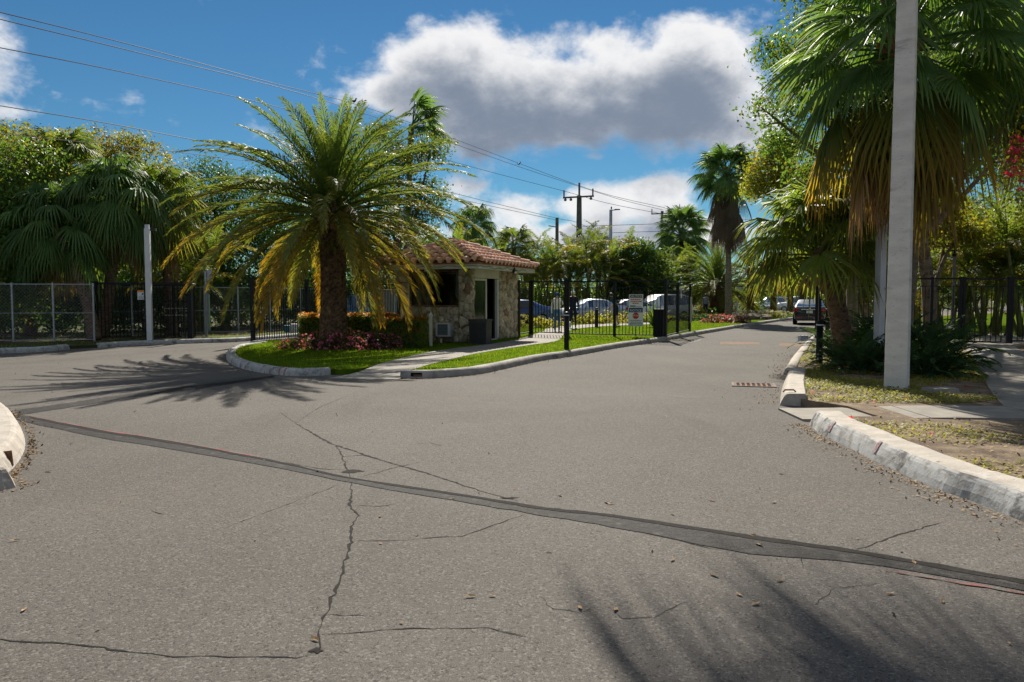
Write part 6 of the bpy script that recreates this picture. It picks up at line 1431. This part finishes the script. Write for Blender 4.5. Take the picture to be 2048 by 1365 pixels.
def hedge(label, boxes, ntw, seed):
    rs = np.random.RandomState(seed); c0 = boxes[0][0]; t = thing('clipped_hedge', label, 'hedge', (c0[0], c0[1], LZ)); cl = rel(boxes, (c0[0], c0[1], LZ)); zt_ = max(c[0][2] + c[1][2] for c in cl)
    obj('foliage', leafcloud(cl, ntw, 9, .062, rs, .045, .5, .06, True, .35, lambda p: np.clip((p[:, 2] - zt_ + .12) * 5.5, 0, .85)), 'hedge_leaf', t)
    for i, (c, r) in enumerate(cl): obj('stem', MB().tube([(c[0], c[1], 0), (c[0] + .05, c[1], c[2])], .02, 5), 'bark', t); obj('core', MB().box((c[0], c[1], c[2]), (r[0] * 1.7, r[1] * 1.7, r[2] * 1.7)), 'broad_dark', t)
rb_ = P(801, 696, LZ); zz_ = .44
hedge('clipped hedge block with orange tips right of the palm trunk', [((rb_.x, rb_.y + .45, LZ + zz_), (.66, .55, zz_))], 1500, 510)
kb_ = PD(690, 690, 25.2); hedge('long clipped hedge with red tips behind the palm trunk', [((kb_.x + .05, kb_.y, LZ + .47), (1.45, .42, .47)), ((PD(745, 690, 25).x, 25.0, LZ + .47), (.6, .45, .47))], 2100, 511)
lb_ = PD(628, 690, 24.7); hedge('small clipped hedge left of the palm trunk', [((lb_.x, lb_.y, LZ + .46), (.34, .42, .45))], 700, 512)
bed('red leaved shrubs by the gatehouse window', [((PD(786, 690, 26.8).x, 26.8, .6), (.25, .2, .5)), ((PD(818, 690, 26.3).x, 26.3, .55), (.2, .2, .5))], 120, 8, .08, 'bed_leaf', 'petal_magenta', 16, .09, 513)
bed('low pink flower bed up the lane left of the grey skirted palm', [mound(1440, 645, 1.0, .42, .8), mound(1462, 645, .9, .42, .8), mound(1478, 646, .7, .38, .8), mound(1425, 646, .6, .35, .6)], 420, 8, .12, 'bed_leaf', 'petal_pink', 300, .10, 514)
bed('blue green low bed left of the small date palm', [mound(1390, 641, 1.4, .4, .9), mound(1425, 640, 1.4, .42, .9), mound(1372, 642, .8, .35, .8)], 520, 8, .12, 'coontie', None, 0, .1, 515)
bed('white flower bed beyond the small date palm', [mound(1490, 634, 1.5, .42, 1.0), mound(1520, 634, 1.6, .45, 1.0), mound(1550, 635, 1.3, .4, .9), mound(1475, 637, .9, .35, .8)], 560, 8, .13, 'cover_leaf', 'petal_white', 1300, .14, 516)
bed('white and green bed behind the picket fence', [mound(1060, 654, 1.3, .55, .8), mound(1090, 656, 1.0, .5, .7), mound(1170, 648, 1.6, .6, .8), mound(1215, 647, 1.6, .6, .8), mound(1260, 645, 1.5, .6, .8), mound(1300, 645, 1.5, .6, .8)], 800, 8, .16, 'cover_leaf', 'petal_white', 420, .09, 517)
bed('leafy green bed at the feet of the standing person', [mound(1390, 635.5, 1.8, .75, .9), mound(1420, 634.5, 1.6, .7, .9)], 420, 8, .2, 'broad_green', None, 0, .1, 518)
for i, (px_, py_, s_, lb) in enumerate([(1502, 640, .55, 'dark rock at the left end of the white flower bed'), (1530, 640, .5, 'brown rock in front of the white flower bed')]):
    p = P(px_, py_, .1); bm = bmesh.new(); bmesh.ops.create_icosphere(bm, subdivisions=2, radius=1.0); rr = random.Random(i)
    for v in bm.verts: v.co *= rr.uniform(.82, 1.12)
    me = bpy.data.meshes.new('boulder'); bm.to_mesh(me); bm.free(); o = obj('boulder', me, 'rock', None, (p.x, p.y, .15), (0, 0, i), (s_ * 1.5, s_, s_ * .7)); tag(o, lb, 'rock')
# agave like plant behind the fence corner
ag = P(1306, 655, LZ); t = thing('spiky_plant', 'spiky yellow green plant behind the fence right of the signs', 'plant', (ag.x, ag.y, LZ))
lf_ = cached('blade', lambda: MB().add([(0, -.05, 0), (0, .05, 0), (.45, .04, .35), (.45, -.04, .35), (1.0, 0, .5)], [(0, 1, 2, 3), (3, 2, 4)]).mesh('leaf', tint=True), 'fan_leaf_light')
for i in range(34): obj('leaf', lf_, None, t, (0, 0, .05), (0, -rad(random.uniform(-10, 55)), i * GA), random.uniform(.7, 1.3))
# bougainvillea at the right edge
bc_ = PD(2035, 320, 14.5); base_ = Vector((11.2, 15.2, .1)); t = tree('bougainvillea with bright pink blossoms at the right edge', base_, .1, [pxc(2050, 320, 14.5, 40, 55), pxc(2090, 260, 14.6, 60, 60), pxc(2080, 400, 14.6, 60, 60)], 150, 9, .075, 'broad_yellow', 530, tr=.05, name='bougainvillea', cat='shrub', twig=.12)
cl = rel([pxc(2034, 300, 14.4, 22, 22), pxc(2038, 345, 14.4, 22, 24), pxc(2056, 370, 14.4, 22, 20), pxc(2070, 280, 14.4, 30, 20)], (base_.x, base_.y, .1)); o = obj('blossoms', leafcloud(cl, 46, 8, .06, np.random.RandomState(5), .035, .3, .1), 'petal_magenta', t)
# stray leaf on a kerb: flat stone in the verge, far wall
fs_ = P(1880, 786, .11); o = obj('flat_stone', MB().box((0, 0, .05), (.5, .28, .1), 0, .9), 'concrete', None, (fs_.x, fs_.y, .09), (0, 0, .2)); tag(o, 'flat concrete block lying right of the concrete pole', 'block')
fw_ = PD(1622, 590, 128); b_ = thing('far_building', 'orange and white building far up the lane', 'building', (fw_.x, 128, 0)); obj('wall', MB().box((0, 0, 3.2), (9, 5, 6.4)), 'orange_wall', b_); obj('band', MB().box((0, -2.55, 2.6), (9.1, .2, 1.4)), 'pale_wall', b_)
for i in range(5): obj('window', MB().box((-3.4 + 1.7 * i, -2.55, 4.6), (.9, .12, 1.2)), 'car_glass', b_)
obj('roof', MB().box((0, 0, 6.5), (9.5, 5.5, .3)), 'pale_wall', b_)
# white parking rail far behind
pr = P(1385, 632, 0); t = thing('pipe_rail', 'white pipe rail behind the standing person', 'rail', (PD(1380, 620, 66).x, 66, 0)); obj('rail', MB().tube([(0, 0, 1.0), (5.4, 0, 1.0)], .05, 6), 'alu_white', t)
for x_ in (.1, 2.7, 5.3): obj('post', MB().tube([(x_, 0, 0), (x_, 0, 1.0)], .05, 6), 'alu_white', t)
for i, (px_, h_, Y_, lb) in enumerate([(1407, 3.0, 64, 'pale sign post behind the standing person'), (1446, 3.0, 70, 'pale post right of the small date palm trunk'), (1474, 2.6, 66, 'pale post right of the grey skirted palm trunk'), (1554, 3.2, 78, 'pale post between the small date palms')]):
    q = PD(px_, 620, Y_); t = thing('sign_post', lb, 'post', (q.x, q.y, .02)); obj('shaft', MB().tube([(0, 0, 0), (0, 0, h_)], .075, 6), 'metal_pale', t); obj('plate', MB().box((.18, -.05, h_ - .3), (.5, .03, .5)), 'metal_pale', t)
